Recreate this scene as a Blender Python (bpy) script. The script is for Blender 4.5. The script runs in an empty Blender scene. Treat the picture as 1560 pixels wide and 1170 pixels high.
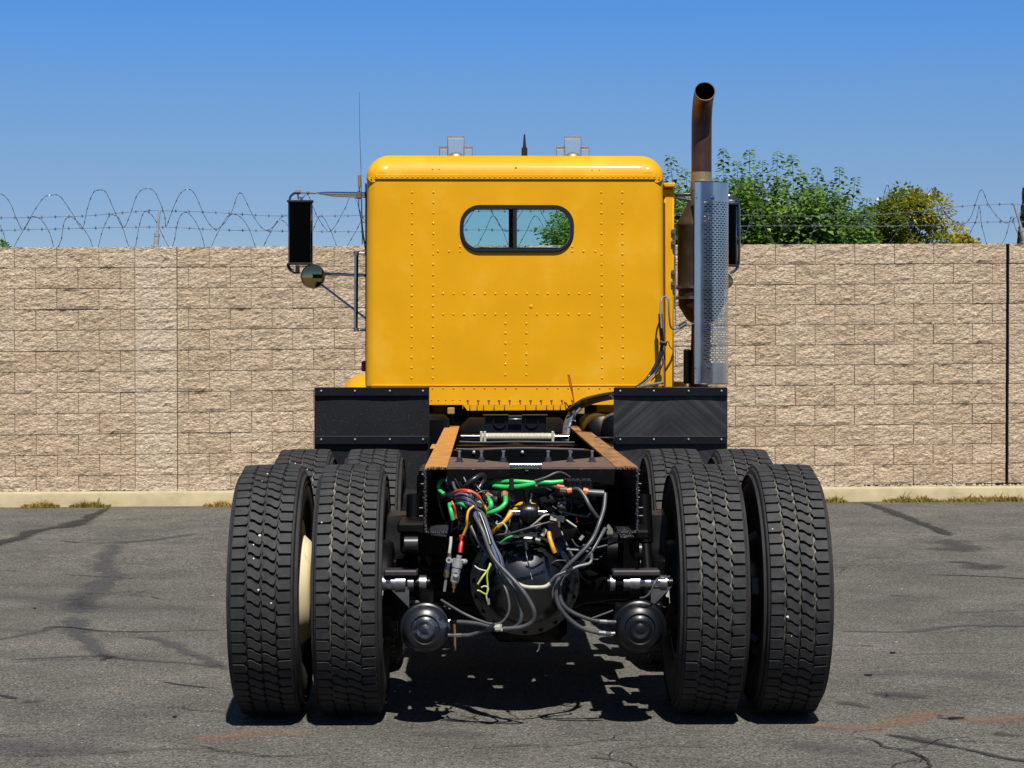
import bpy, bmesh, math, random
from mathutils import Vector, Matrix, noise, geometry

random.seed(7)
R = math.radians
scene = bpy.context.scene
COL = scene.collection

# ------------------------------------------------------------------ camera
F = 2990.0                       # focal length in photo pixels (1560 wide)
CAM = Vector((0, 0, 1.53))
PITCH = math.atan(50 / F)
YAW = math.atan(45 / F * math.cos(PITCH))
cd = bpy.data.cameras.new("camera"); cam = bpy.data.objects.new("camera", cd); COL.objects.link(cam)
cam.location = CAM
cam.rotation_euler = (math.pi / 2 - PITCH, 0, -YAW)
cd.sensor_width = 36; cd.lens = 36 * F / 1560; cd.clip_start = 0.1; cd.clip_end = 2000
scene.camera = cam

# ------------------------------------------------------------------ world and sun
SUN_EL, SUN_AZ = R(58), R(8)     # sun high behind the camera, a little to the right
world = bpy.data.worlds.new("World"); scene.world = world; world.use_nodes = True
wn = world.node_tree.nodes; wl = world.node_tree.links
for n in list(wn): wn.remove(n)
sky = wn.new("ShaderNodeTexSky"); sky.sky_type = 'NISHITA'; sky.sun_disc = False
sky.sun_elevation = SUN_EL; sky.sun_rotation = math.pi - SUN_AZ
sky.altitude = 3000; sky.air_density = 1.0; sky.dust_density = 0.0; sky.ozone_density = 10.0
# clear dry sky: deeper blue upwards, paler towards the horizon (a smooth tint by elevation only)
wtc = wn.new("ShaderNodeTexCoord"); wsp = wn.new("ShaderNodeSeparateXYZ"); wl.new(wtc.outputs['Generated'], wsp.inputs[0])
wmr = wn.new("ShaderNodeMapRange"); wmr.inputs[1].default_value = 0; wmr.inputs[2].default_value = 0.6; wl.new(wsp.outputs[2], wmr.inputs[0])
cr_ = wn.new("ShaderNodeValToRGB"); cr_.color_ramp.interpolation = 'B_SPLINE'
stops = [(0.0, (1.0, .84, .78)), (0.104, (1.09, .93, .86)), (.15, (1.15, 1.02, .93)), (.192, (1.12, 1.11, 1.05)), (.2375, (1.06, 1.20, 1.22)), (.295, (.78, 1.26, 1.52)), (.45, (1.0, 1.12, 1.16)), (1.0, (1.28, 1.10, .95))]
while len(cr_.color_ramp.elements) < len(stops): cr_.color_ramp.elements.new(0.5)
for e_, (p_, c_) in zip(cr_.color_ramp.elements, stops): e_.position = p_; e_.color = tuple(v / 1.5 for v in c_) + (1,)
wl.new(wmr.outputs[0], cr_.inputs[0])
hs = wn.new("ShaderNodeVectorMath"); hs.operation = 'MULTIPLY'; wl.new(cr_.outputs[0], hs.inputs[1])
bg = wn.new("ShaderNodeBackground"); bg.inputs['Strength'].default_value = 0.0885
wo = wn.new("ShaderNodeOutputWorld")
wl.new(sky.outputs[0], hs.inputs[0]); wl.new(hs.outputs[0], bg.inputs['Color']); wl.new(bg.outputs[0], wo.inputs['Surface'])

sd = bpy.data.lights.new("sun", 'SUN'); sun = bpy.data.objects.new("sun", sd); COL.objects.link(sun)
sd.energy = 5.0; sd.angle = R(0.5); sd.color = (1.0, 0.955, 0.88)
tosun = Vector((math.cos(SUN_EL) * math.sin(SUN_AZ), -math.cos(SUN_EL) * math.cos(SUN_AZ), math.sin(SUN_EL)))
sun.rotation_euler = tosun.to_track_quat('Z', 'Y').to_euler()
sun.location = (3, -10, 15)

scene.view_settings.view_transform = 'Standard'
scene.view_settings.look = 'None'
scene.view_settings.exposure = 0.6
scene.view_settings.gamma = 1.0
scene.view_settings.use_curve_mapping = False
scene.render.engine = 'CYCLES'
scene.cycles.max_bounces = 6
scene.cycles.diffuse_bounces = 2
scene.cycles.transparent_max_bounces = 12
scene.cycles.use_denoising = True

# ------------------------------------------------------------------ measuring helper
_f = Vector((math.sin(YAW) * math.cos(PITCH), math.cos(YAW) * math.cos(PITCH), -math.sin(PITCH)))
_r = Vector((math.cos(YAW), -math.sin(YAW), 0))
_u = _r.cross(_f)
def ray(px, py): return _f + _r * ((px - 780) / F) + _u * ((585 - py) / F)
def W(px, py, Y):
    """a measured photo point at a real distance Y along the yard"""
    d = ray(px, py); return CAM + d * (Y / d.y)

def sr(r, g, b):
    f = lambda c: ((c / 255 + 0.055) / 1.055) ** 2.4 if c > 10 else c / 255 / 12.92
    return (f(r), f(g), f(b), 1)

# ------------------------------------------------------------------ materials
def nt(name):
    m = bpy.data.materials.new(name); m.use_nodes = True
    t = m.node_tree; b = t.nodes['Principled BSDF']
    return m, t, b
def mat(name, col, rough=0.5, metal=0.0, var=0.0, vscale=8.0, bump=0.0, bscale=60.0, bdist=0.004, coat=0.0, spec=0.5,
        dust=None, dscale=25.0, damt=(0.55, 0.75), rvar=0.0, objvar=0.0, streak=None):
    m, t, b = nt(name); N, L = t.nodes.new, t.links.new
    b.inputs['Roughness'].default_value = rough; b.inputs['Metallic'].default_value = metal
    b.inputs['Specular IOR Level'].default_value = spec
    b.inputs['Coat Weight'].default_value = coat; b.inputs['Coat Roughness'].default_value = 0.08
    tc = N('ShaderNodeTexCoord'); src = tc.outputs['Object']
    c = N('ShaderNodeRGB'); c.outputs[0].default_value = col if metal > .6 else tuple(v * K for v in col[:3]) + (1,); out = c.outputs[0]
    if objvar:
        oi = N('ShaderNodeObjectInfo'); mr = N('ShaderNodeMapRange'); L(oi.outputs['Random'], mr.inputs[0])
        mr.inputs[3].default_value = 1 - objvar; mr.inputs[4].default_value = 1 + objvar
        vm = N('ShaderNodeVectorMath'); vm.operation = 'SCALE'; L(out, vm.inputs[0]); L(mr.outputs[0], vm.inputs['Scale']); out = vm.outputs[0]
    if var:
        nz = N('ShaderNodeTexNoise'); nz.inputs['Scale'].default_value = vscale; nz.inputs['Detail'].default_value = 6
        L(src, nz.inputs[0]); mr = N('ShaderNodeMapRange'); L(nz.outputs[0], mr.inputs[0])
        mr.inputs[1].default_value = 0.3; mr.inputs[2].default_value = 0.7
        mr.inputs[3].default_value = 1 - var; mr.inputs[4].default_value = 1 + var
        vm = N('ShaderNodeVectorMath'); vm.operation = 'SCALE'; L(out, vm.inputs[0]); L(mr.outputs[0], vm.inputs['Scale']); out = vm.outputs[0]
        if rvar:
            mr2 = N('ShaderNodeMapRange'); L(nz.outputs[0], mr2.inputs[0]); mr2.inputs[3].default_value = max(rough - rvar, 0.02); mr2.inputs[4].default_value = rough + rvar
            L(mr2.outputs[0], b.inputs['Roughness'])
    if dust:
        nz = N('ShaderNodeTexNoise'); nz.inputs['Scale'].default_value = dscale; nz.inputs['Detail'].default_value = 8; nz.inputs['Roughness'].default_value = 0.7
        if streak:
            mp = N('ShaderNodeMapping'); mp.inputs['Scale'].default_value = streak; L(src, mp.inputs[0]); L(mp.outputs[0], nz.inputs[0])
        else: L(src, nz.inputs[0])
        mr = N('ShaderNodeMapRange'); L(nz.outputs[0], mr.inputs[0]); mr.inputs[1].default_value, mr.inputs[2].default_value = damt
        mx = N('ShaderNodeMix'); mx.data_type = 'RGBA'; L(mr.outputs[0], mx.inputs[0]); L(out, mx.inputs[6]); mx.inputs[7].default_value = tuple(v * K for v in dust[:3]) + (1,); out = mx.outputs[2]
    L(out, b.inputs['Base Color'])
    if bump:
        nz = N('ShaderNodeTexNoise'); nz.inputs['Scale'].default_value = bscale; nz.inputs['Detail'].default_value = 6; L(src, nz.inputs[0])
        bp = N('ShaderNodeBump'); bp.inputs['Strength'].default_value = bump; bp.inputs['Distance'].default_value = bdist
        L(nz.outputs[0], bp.inputs['Height']); L(bp.outputs[0], b.inputs['Normal'])
    return m

K = 0.82
M = {}
M['yellow'] = mat('yellow_paint', (0.665, 0.322, 0.001, 1), 0.5, var=0.06, vscale=3.0, coat=0.13, spec=.18, dust=(0.70, 0.40, 0.03, 1), dscale=3.2, damt=(0.52, 0.80), rvar=0.06, bump=0.12, bscale=3.0, bdist=0.01)
M['yellow_in'] = mat('cab_lining', (0.30, 0.2, 0.05, 1), 0.7)
M['black'] = mat('black_chassis_paint', (0.0025, 0.0025, 0.003, 1), 0.36, var=0.3, vscale=10, spec=.16, dust=(0.012, 0.011, 0.011, 1), dscale=18, damt=(0.60, 0.9))
M['black_gloss'] = mat('glossy_black_paint', (0.004, 0.005, 0.008, 1), 0.36, coat=0.10, spec=.35, dust=(0.02, 0.024, 0.036, 1), dscale=45, damt=(0.58, 0.85))
M['black_dusty'] = mat('dusty_black_paint', (0.010, 0.012, 0.017, 1), 0.35, dust=(0.12, 0.145, 0.20, 1), dscale=9, damt=(0.55, 0.70), coat=0.15)
M['weld'] = mat('weld_bead_steel', (0.02, 0.02, 0.025, 1), 0.35, metal=0.3, var=0.8, vscale=120, bump=1.0, bscale=220, bdist=0.006, dust=(0.16, 0.16, 0.17, 1), dscale=180, damt=(0.56, 0.66))
M['board'] = mat('black_rubber_board', (0.008, 0.0085, 0.011, 1), 0.6, spec=.25, var=0.25, vscale=5, dust=(0.05, 0.05, 0.052, 1), dscale=90, damt=(0.57, 0.72), bump=0.3, bscale=200)
M['rust_orange'] = mat('worn_orange_primer', (0.50, 0.22, 0.04, 1), 0.6, var=0.15, vscale=8, dust=(0.20, 0.105, 0.05, 1), dscale=14, damt=(0.46, 0.72), bump=0.15, bscale=80)
M['rust_brown'] = mat('worn_brown_primer', (0.40, 0.17, 0.04, 1), 0.6, var=0.3, vscale=5, dust=(0.10, 0.07, 0.05, 1), dscale=11, damt=(0.36, 0.66), streak=(1.2, 0.35, 1), bump=0.2, bscale=80)
M['gusset'] = mat('brown_grey_plate', (0.105, 0.07, 0.055, 1), 0.55, var=0.25, vscale=15)
M['steel'] = mat('bright_steel', (0.30, 0.30, 0.32, 1), 0.4, metal=1.0, var=0.3, vscale=30)
M['chrome'] = mat('chrome', (0.80, 0.80, 0.82, 1), 0.08, metal=1.0)
M['chrome_soft'] = mat('pitted_chrome', (0.34, 0.34, 0.38, 1), 0.13, metal=1.0, var=0.15, vscale=20)
M['stainless'] = mat('stainless_heat_shield', (0.60, 0.60, 0.60, 1), 0.20, metal=1.0, var=0.14, vscale=6, rvar=0.06, bump=0.06, bscale=5, bdist=0.01)
M['alu'] = mat('cast_aluminium', (0.40, 0.41, 0.42, 1), 0.5, metal=0.5, var=0.2, vscale=40, bump=0.3, bscale=120)
M['brass'] = mat('brass_fitting', (0.55, 0.36, 0.12, 1), 0.3, metal=1.0)
M['cream'] = mat('cream_cylinder', (0.46, 0.44, 0.34, 1), 0.5, var=0.2, vscale=60, dust=(0.1, 0.09, 0.07, 1), dscale=60, damt=(0.55, 0.75))
M['stack'] = mat('heat_stained_stack', (0.10, 0.048, 0.035, 1), 0.42, metal=0.6, var=0.35, vscale=9, dust=(0.055, 0.028, 0.022, 1), dscale=60, damt=(0.5, 0.75), streak=(1, 1, 0.4))
M['stack_tan'] = mat('tan_heated_steel', (0.36, 0.27, 0.15, 1), 0.4, metal=0.7, var=0.15, vscale=12)
M['muffler'] = mat('brown_muffler', (0.085, 0.055, 0.035, 1), 0.42, metal=0.5, var=0.3, vscale=8, dust=(0.2, 0.13, 0.07, 1), dscale=14, damt=(0.55, 0.85))
M['soot'] = mat('soot', (0.003, 0.003, 0.003, 1), 0.9, spec=0.1)
M['gasket'] = mat('black_window_gasket', (0.012, 0.012, 0.015, 1), 0.35)
M['plastic'] = mat('black_plastic', (0.012, 0.012, 0.014, 1), 0.4)
M['mirror_black'] = mat('dark_reflection_glass', (0.0015, 0.002, 0.002, 1), 0.06, spec=0.04)  # near-black colour stands in for the dark reflection in the wing mirrors
M['plate'] = mat('dark_steel_plate', (0.028, 0.024, 0.028, 1), 0.4, var=0.3, vscale=20)
M['mirror_tint'] = mat('tinted_convex_mirror', (0.42, 0.29, 0.12, 1), 0.02, metal=1.0)
M['amber'] = mat('amber_lens', (0.55, 0.16, 0.02, 1), 0.25, coat=0.5)
M['red_lens'] = mat('red_lens', (0.35, 0.01, 0.01, 1), 0.25, coat=0.5)
M['cream_rim'] = mat('cream_wheel_paint', (0.72, 0.62, 0.40, 1), 0.45, var=0.1, vscale=6, dust=(0.30, 0.13, 0.04, 1), dscale=7, damt=(0.60, 0.8))
M['black_rim'] = mat('black_wheel_paint', (0.012, 0.012, 0.014, 1), 0.5, dust=(0.04, 0.035, 0.03, 1))
M['blue'] = mat('plain_blue', (0.10, 0.26, 0.62, 1), 0.4)
def scuff(m, col, scale, lo, hi, stretch):
    t = m.node_tree; N, L = t.nodes.new, t.links.new; b = t.nodes['Principled BSDF']; src = b.inputs['Base Color'].links[0].from_socket
    tc = N('ShaderNodeTexCoord'); mp = N('ShaderNodeMapping'); mp.inputs['Scale'].default_value = stretch; L(tc.outputs['Object'], mp.inputs[0])
    nz = N('ShaderNodeTexNoise'); nz.inputs['Scale'].default_value = scale; nz.inputs['Detail'].default_value = 7; nz.inputs['Roughness'].default_value = .65; L(mp.outputs[0], nz.inputs[0])
    mr = N('ShaderNodeMapRange'); L(nz.outputs[0], mr.inputs[0]); mr.inputs[1].default_value, mr.inputs[2].default_value = lo, hi; mr.inputs[4].default_value = .55
    mx = N('ShaderNodeMix'); mx.data_type = 'RGBA'; L(mr.outputs[0], mx.inputs[0]); L(src, mx.inputs[6]); mx.inputs[7].default_value = col; L(mx.outputs[2], b.inputs['Base Color'])
scuff(M['yellow'], (.62, .42, .14, 1), 9, .70, .78, (1, 1, 2.2))          # chalky scuffs
scuff(M['yellow'], (.36, .17, .02, 1), 6, .66, .80, (3.5, 1, .35))        # faint rain streaks
def rubber(name, base, dustc, lo, hi):
    m, t, b = nt(name); N, L = t.nodes.new, t.links.new
    tc = N('ShaderNodeTexCoord')
    n1 = N('ShaderNodeTexNoise'); n1.inputs['Scale'].default_value = 14; n1.inputs['Detail'].default_value = 8; n1.inputs['Roughness'].default_value = 0.7; L(tc.outputs['Object'], n1.inputs[0])
    n2 = N('ShaderNodeTexNoise'); n2.inputs['Scale'].default_value = 260; n2.inputs['Detail'].default_value = 4; L(tc.outputs['Object'], n2.inputs[0])
    mr = N('ShaderNodeMapRange'); L(n1.outputs[0], mr.inputs[0]); mr.inputs[1].default_value, mr.inputs[2].default_value = lo, hi
    mx = N('ShaderNodeMix'); mx.data_type = 'RGBA'; L(mr.outputs[0], mx.inputs[0]); mx.inputs[6].default_value = base; mx.inputs[7].default_value = dustc
    mr2 = N('ShaderNodeMapRange'); L(n2.outputs[0], mr2.inputs[0]); mr2.inputs[1].default_value = 0.3; mr2.inputs[2].default_value = 0.7; mr2.inputs[3].default_value = 0.75; mr2.inputs[4].default_value = 1.3
    vm = N('ShaderNodeVectorMath'); vm.operation = 'SCALE'; L(mx.outputs[2], vm.inputs[0]); L(mr2.outputs[0], vm.inputs['Scale'])
    L(vm.outputs[0], b.inputs['Base Color']); b.inputs['Roughness'].default_value = 0.72; b.inputs['Specular IOR Level'].default_value = 0.35
    bp = N('ShaderNodeBump'); bp.inputs['Strength'].default_value = 0.35; bp.inputs['Distance'].default_value = 0.002
    L(n2.outputs[0], bp.inputs['Height']); L(bp.outputs[0], b.inputs['Normal'])
    return m
M['tread'] = rubber('tread_rubber', (0.0145, 0.0148, 0.0160, 1), (0.037, 0.0365, 0.0355, 1), 0.40, 0.78)
M['groove'] = rubber('groove_rubber', (0.010, 0.010, 0.010, 1), (0.022, 0.021, 0.02, 1), 0.4, 0.8)
M['groove_dust'] = rubber('dusty_groove', (0.018, 0.017, 0.015, 1), (0.15, 0.14, 0.115, 1), 0.42, 0.66)
M['sidewall'] = rubber('sidewall_rubber', (0.010, 0.0098, 0.0108, 1), (0.026, 0.022, 0.020, 1), 0.4, 0.8)
for nm, c, ro in (('hose_grey', (0.055, 0.058, 0.062, 1), 0.42), ('hose_black', (0.010, 0.010, 0.012, 1), 0.3), ('hose_white', (0.38, 0.38, 0.32, 1), 0.5),
              ('green', (0.03, 0.42, 0.10, 1), 0.35), ('red', (0.55, 0.035, 0.02, 1), 0.35), ('yellow_wire', (0.60, 0.29, 0.01, 1), 0.4),
              ('blue_wire', (0.10, 0.14, 0.24, 1), 0.35), ('lime', (0.42, 0.48, 0.08, 1), 0.4), ('orange', (0.55, 0.16, 0.03, 1), 0.4), ('wire_grey', (0.15, 0.155, 0.16, 1), 0.4)):
    M[nm] = mat(nm + '_cover', c, ro, var=0.2, vscale=30)

def glass(name, tint, refl=0.12):
    m, t, b = nt(name); N, L = t.nodes.new, t.links.new
    t.nodes.remove(b); o = t.nodes['Material Output']
    tr = N('ShaderNodeBsdfTransparent'); tr.inputs[0].default_value = tint
    gl = N('ShaderNodeBsdfGlossy'); gl.inputs['Roughness'].default_value = 0.02
    fr = N('ShaderNodeFresnel'); fr.inputs[0].default_value = 1.45
    mx = N('ShaderNodeMixShader'); L(fr.outputs[0], mx.inputs[0]); L(tr.outputs[0], mx.inputs[1]); L(gl.outputs[0], mx.inputs[2]); L(mx.outputs[0], o.inputs['Surface'])
    return m
M['glass'] = glass('tinted_glass', (0.74, 0.98, 0.93, 1))
M['clear'] = glass('clear_glass', (0.95, 0.99, 0.97, 1))
M['lens_clear'] = glass('clear_lens', (0.90, 0.95, 0.98, 1))
_t = M['lens_clear'].node_tree; _o = _t.nodes['Material Output']; _s = _o.inputs['Surface'].links[0].from_socket
_d = _t.nodes.new('ShaderNodeBsdfDiffuse'); _d.inputs[0].default_value = (.62, .66, .70, 1); _m = _t.nodes.new('ShaderNodeMixShader'); _m.inputs[0].default_value = .15
_t.links.new(_s, _m.inputs[1]); _t.links.new(_d.outputs[0], _m.inputs[2]); _t.links.new(_m.outputs[0], _o.inputs['Surface'])

def block_mat(name, c1, c2):
    m, t, b = nt(name); N, L = t.nodes.new, t.links.new
    tc = N('ShaderNodeTexCoord'); oi = N('ShaderNodeObjectInfo')
    ad = N('ShaderNodeVectorMath'); ad.operation = 'ADD'; L(tc.outputs['Object'], ad.inputs[0])
    sc = N('ShaderNodeVectorMath'); sc.operation = 'SCALE'; sc.inputs['Scale'].default_value = 1.0; L(oi.outputs['Location'], sc.inputs[0]); L(sc.outputs[0], ad.inputs[1])
    n1 = N('ShaderNodeTexNoise'); n1.inputs['Scale'].default_value = 5; n1.inputs['Detail'].default_value = 5; L(ad.outputs[0], n1.inputs[0])
    n2 = N('ShaderNodeTexNoise'); n2.inputs['Scale'].default_value = 40; n2.inputs['Detail'].default_value = 2; n2.inputs['Roughness'].default_value = 0.6
    mpz = N('ShaderNodeMapping'); mpz.inputs['Scale'].default_value = (1, 1, 1.9); L(ad.outputs[0], mpz.inputs[0]); L(mpz.outputs[0], n2.inputs[0])
    mr = N('ShaderNodeMapRange'); L(n1.outputs[0], mr.inputs[0]); mr.inputs[1].default_value = 0.3; mr.inputs[2].default_value = 0.7
    a2 = N('ShaderNodeMath'); a2.operation = 'MULTIPLY_ADD'; L(oi.outputs['Random'], a2.inputs[0]); a2.inputs[1].default_value = 1.0; L(mr.outputs[0], a2.inputs[2])
    m2 = N('ShaderNodeMath'); m2.operation = 'MULTIPLY'; L(a2.outputs[0], m2.inputs[0]); m2.inputs[1].default_value = 0.6
    mx = N('ShaderNodeMix'); mx.data_type = 'RGBA'; L(m2.outputs[0], mx.inputs[0]); mx.inputs[6].default_value = c1; mx.inputs[7].default_value = c2
    mr2 = N('ShaderNodeMapRange'); L(n2.outputs[0], mr2.inputs[0]); mr2.inputs[1].default_value = 0.3; mr2.inputs[2].default_value = 0.66; mr2.inputs[3].default_value = 0.62; mr2.inputs[4].default_value = 1.28
    vm = N('ShaderNodeVectorMath'); vm.operation = 'SCALE'; L(mx.outputs[2], vm.inputs[0]); L(mr2.outputs[0], vm.inputs['Scale'])
    L(vm.outputs[0], b.inputs['Base Color']); b.inputs['Roughness'].default_value = 0.95; b.inputs['Specular IOR Level'].default_value = 0.15
    n3 = N('ShaderNodeTexNoise'); n3.inputs['Scale'].default_value = 17; n3.inputs['Detail'].default_value = 4; n3.inputs['Roughness'].default_value = 0.75; L(mpz.outputs[0], n3.inputs[0])
    bp = N('ShaderNodeBump'); bp.inputs['Strength'].default_value = 1.0; bp.inputs['Distance'].default_value = 0.050
    L(n3.outputs[0], bp.inputs['Height']); L(bp.outputs[0], b.inputs['Normal'])
    return m
M['block'] = block_mat('split_face_block', (0.545, 0.432, 0.315, 1), (0.42, 0.32, 0.22, 1))
M['block_light'] = block_mat('pale_split_face_block', (0.555, 0.448, 0.335, 1), (0.49, 0.39, 0.285, 1))
M['mortar'] = mat('wall_core', (0.15, 0.11, 0.075, 1), 0.95)
M['concrete'] = mat('curb_concrete', (0.43, 0.36, 0.215, 1), 0.9, var=0.12, vscale=6, bump=0.3, bscale=90, dust=(0.30, 0.245, 0.14, 1), dscale=5, damt=(0.5, 0.8))
scuff_kerb = True
M['stone'] = mat('gravel_stone', (0.34, 0.29, 0.22, 1), 0.9, var=0.45, vscale=18)
M['soil'] = mat('dry_soil', (0.20, 0.15, 0.10, 1), 0.95, var=0.3, vscale=20)
M['wire'] = mat('galvanised_wire', (0.22, 0.25, 0.31, 1), 0.4, metal=0.6, var=0.6, vscale=7)
M['pole'] = mat('galvanised_post', (0.50, 0.52, 0.54, 1), 0.4, metal=0.6, var=0.2, vscale=20)

scuff(M['concrete'], (.12, .095, .06, 1), 5, .56, .80, (.5, 1, 4)); scuff(M['concrete'], (.10, .085, .06, 1), 26, .66, .78, (1, 1, 1))
def asphalt():
    m, t, b = nt('weathered_asphalt'); N, L = t.nodes.new, t.links.new
    tc = N('ShaderNodeTexCoord'); S = tc.outputs['Object']
    def nz(s, d=6, r=0.6, mp=None):
        n = N('ShaderNodeTexNoise'); n.inputs['Scale'].default_value = s; n.inputs['Detail'].default_value = d; n.inputs['Roughness'].default_value = r
        if mp:
            q = N('ShaderNodeMapping'); q.inputs['Scale'].default_value = mp; L(S, q.inputs[0]); L(q.outputs[0], n.inputs[0])
        else: L(S, n.inputs[0])
        return n.outputs[0]
    def rng(v, a, b_, c, d):
        r = N('ShaderNodeMapRange'); L(v, r.inputs[0]); r.inputs[1].default_value = a; r.inputs[2].default_value = b_; r.inputs[3].default_value = c; r.inputs[4].default_value = d; return r.outputs[0]
    def mix(f, a, b_):
        x = N('ShaderNodeMix'); x.data_type = 'RGBA'; L(f, x.inputs[0])
        for i, v in ((6, a), (7, b_)):
            if isinstance(v, tuple): x.inputs[i].default_value = v
            else: L(v, x.inputs[i])
        return x.outputs[2]
    def scl(c, s):
        v = N('ShaderNodeVectorMath'); v.operation = 'SCALE'; L(c, v.inputs[0]); L(s, v.inputs['Scale']); return v.outputs[0]
    big = nz(0.55, 5)
    c = mix(rng(big, 0.35, 0.65, 0, 1), (0.078, 0.0745, 0.067, 1), (0.102, 0.096, 0.083, 1))
    c = scl(c, rng(nz(2.2, 7, 0.65, (1, 1, 1)), 0.35, 0.68, 0.83, 1.14))            # traffic streaks across the lot
    c = mix(rng(nz(1.1, 7, 0.7), 0.60, 0.80, 0, 0.5), c, (0.16, 0.112, 0.068, 1))   # tan dust
    c = mix(rng(nz(2.3, 8, 0.7), 0.57, 0.78, 0, 0.7), c, (0.052, 0.051, 0.050, 1))  # darker worn patches
    c = scl(c, rng(nz(30, 3, 0.75), 0.32, 0.68, 0.58, 1.42)); c = scl(c, rng(nz(85, 2, 0.8), 0.34, 0.66, 0.25, 1.75))                            # aggregate
    vo = N('ShaderNodeTexVoronoi'); vo.inputs['Scale'].default_value = 62; L(S, vo.inputs['Vector'])
    sp = rng(vo.outputs['Color'], 0.72, 0.9, 0, 0.55)
    near = rng(vo.outputs['Distance'], 0.18, 0.32, 1, 0)
    mm = N('ShaderNodeMath'); mm.operation = 'MULTIPLY'; L(sp, mm.inputs[0]); L(near, mm.inputs[1])
    c = mix(mm.outputs[0], c, (0.30, 0.27, 0.22, 1))                                 # pale stones
    vo2 = N('ShaderNodeTexVoronoi'); vo2.inputs['Scale'].default_value = 38; L(S, vo2.inputs['Vector'])
    mm2 = N('ShaderNodeMath'); mm2.operation = 'MULTIPLY'; L(rng(vo2.outputs['Color'], 0.80, 0.9, 0, 0.7), mm2.inputs[0]); L(rng(vo2.outputs['Distance'], 0.2, 0.34, 1, 0), mm2.inputs[1])
    c = mix(mm2.outputs[0], c, (0.028, 0.027, 0.026, 1))                              # dark pits
    L(c, b.inputs['Base Color']); b.inputs['Roughness'].default_value = 0.9; b.inputs['Specular IOR Level'].default_value = 0.2
    bp = N('ShaderNodeBump'); bp.inputs['Strength'].default_value = 0.8; bp.inputs['Distance'].default_value = 0.010
    L(nz(70, 2, 0.7), bp.inputs['Height']); L(bp.outputs[0], b.inputs['Normal'])
    return m
M['asphalt'] = asphalt()

def decal(name, col, lo=0.35, hi=0.6, scale=9, maxa=0.9):
    m, t, b = nt(name); N, L = t.nodes.new, t.links.new
    o = t.nodes['Material Output']
    at = N('ShaderNodeAttribute'); at.attribute_name = 'core'
    tc = N('ShaderNodeTexCoord'); n = N('ShaderNodeTexNoise'); n.inputs['Scale'].default_value = scale; n.inputs['Detail'].default_value = 8; n.inputs['Roughness'].default_value = 0.75
    L(tc.outputs['Object'], n.inputs[0])
    ml = N('ShaderNodeMath'); ml.operation = 'MULTIPLY_ADD'; L(at.outputs['Fac'], ml.inputs[0]); ml.inputs[1].default_value = 0.42
    sb = N('ShaderNodeMath'); sb.operation = 'SUBTRACT'; L(n.outputs[0], sb.inputs[0]); sb.inputs[1].default_value = 0.12; L(sb.outputs[0], ml.inputs[2])
    r = N('ShaderNodeMapRange'); L(ml.outputs[0], r.inputs[0]); r.inputs[1].default_value = lo; r.inputs[2].default_value = hi; r.inputs[4].default_value = maxa
    tr = N('ShaderNodeBsdfTransparent'); mx = N('ShaderNodeMixShader'); L(r.outputs[0], mx.inputs[0]); L(tr.outputs[0], mx.inputs[1]); L(b.outputs[0], mx.inputs[2]); L(mx.outputs[0], o.inputs['Surface'])
    n2 = N('ShaderNodeTexNoise'); n2.inputs['Scale'].default_value = 75; n2.inputs['Detail'].default_value = 4; L(tc.outputs['Object'], n2.inputs[0])
    r2 = N('ShaderNodeMapRange'); L(n2.outputs[0], r2.inputs[0]); r2.inputs[1].default_value = 0.3; r2.inputs[2].default_value = 0.7; r2.inputs[3].default_value = 0.45; r2.inputs[4].default_value = 1.7
    vm = N('ShaderNodeVectorMath'); vm.operation = 'SCALE'; vm.inputs[0].default_value = col[:3]; L(r2.outputs[0], vm.inputs['Scale']); L(vm.outputs[0], b.inputs['Base Color'])
    b.inputs['Roughness'].default_value = 0.85
    return m
M['sealant'] = decal('worn_tar_sealant', (0.047, 0.046, 0.047, 1), 0.46, 0.88, 10, 0.72)
M['crack'] = decal('dark_crack', (0.013, 0.012, 0.011, 1), 0.50, 0.80, 17, 0.9)
M['oil'] = decal('oil_stain', (0.032, 0.030, 0.030, 1), 0.42, 0.90, 11, 0.7)
M['faint'] = decal('faint_grey_stain', (0.055, 0.054, 0.055, 1), 0.45, 0.95, 4, 0.4)
M['rust_stain'] = decal('rust_stain', (0.18, 0.095, 0.05, 1), 0.44, 1.05, 7, 0.55)

def leaf_mat(name, a, b_, tr=0.35):
    m, t, b = nt(name); N, L = t.nodes.new, t.links.new
    at = N('ShaderNodeAttribute'); at.attribute_name = 'tone'
    mx = N('ShaderNodeMix'); mx.data_type = 'RGBA'; L(at.outputs['Fac'], mx.inputs[0]); mx.inputs[6].default_value = a; mx.inputs[7].default_value = b_
    L(mx.outputs[2], b.inputs['Base Color']); b.inputs['Roughness'].default_value = 0.38
    o = t.nodes['Material Output']; tl = N('ShaderNodeBsdfTranslucent'); L(mx.outputs[2], tl.inputs[0])
    ms = N('ShaderNodeMixShader'); ms.inputs[0].default_value = tr; L(b.outputs[0], ms.inputs[1]); L(tl.outputs[0], ms.inputs[2]); L(ms.outputs[0], o.inputs['Surface'])
    return m
M['leaf'] = leaf_mat('mulberry_leaf', (0.035, 0.095, 0.014, 1), (0.19, 0.31, 0.05, 1), .42)
M['leaf_yellow'] = leaf_mat('yellowing_leaf', (0.10, 0.18, 0.018, 1), (0.60, 0.46, 0.05, 1), .42)
M['leaf_dark'] = leaf_mat('cypress_leaf', (0.010, 0.030, 0.014, 1), (0.022, 0.055, 0.02, 1), 0.1)
M['weed'] = leaf_mat('dry_weed', (0.12, 0.15, 0.02, 1), (0.42, 0.24, 0.06, 1), 0.2)
M['bark'] = mat('grey_bark', (0.14, 0.11, 0.085, 1), 0.9, var=0.3, vscale=20, bump=0.5)

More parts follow.
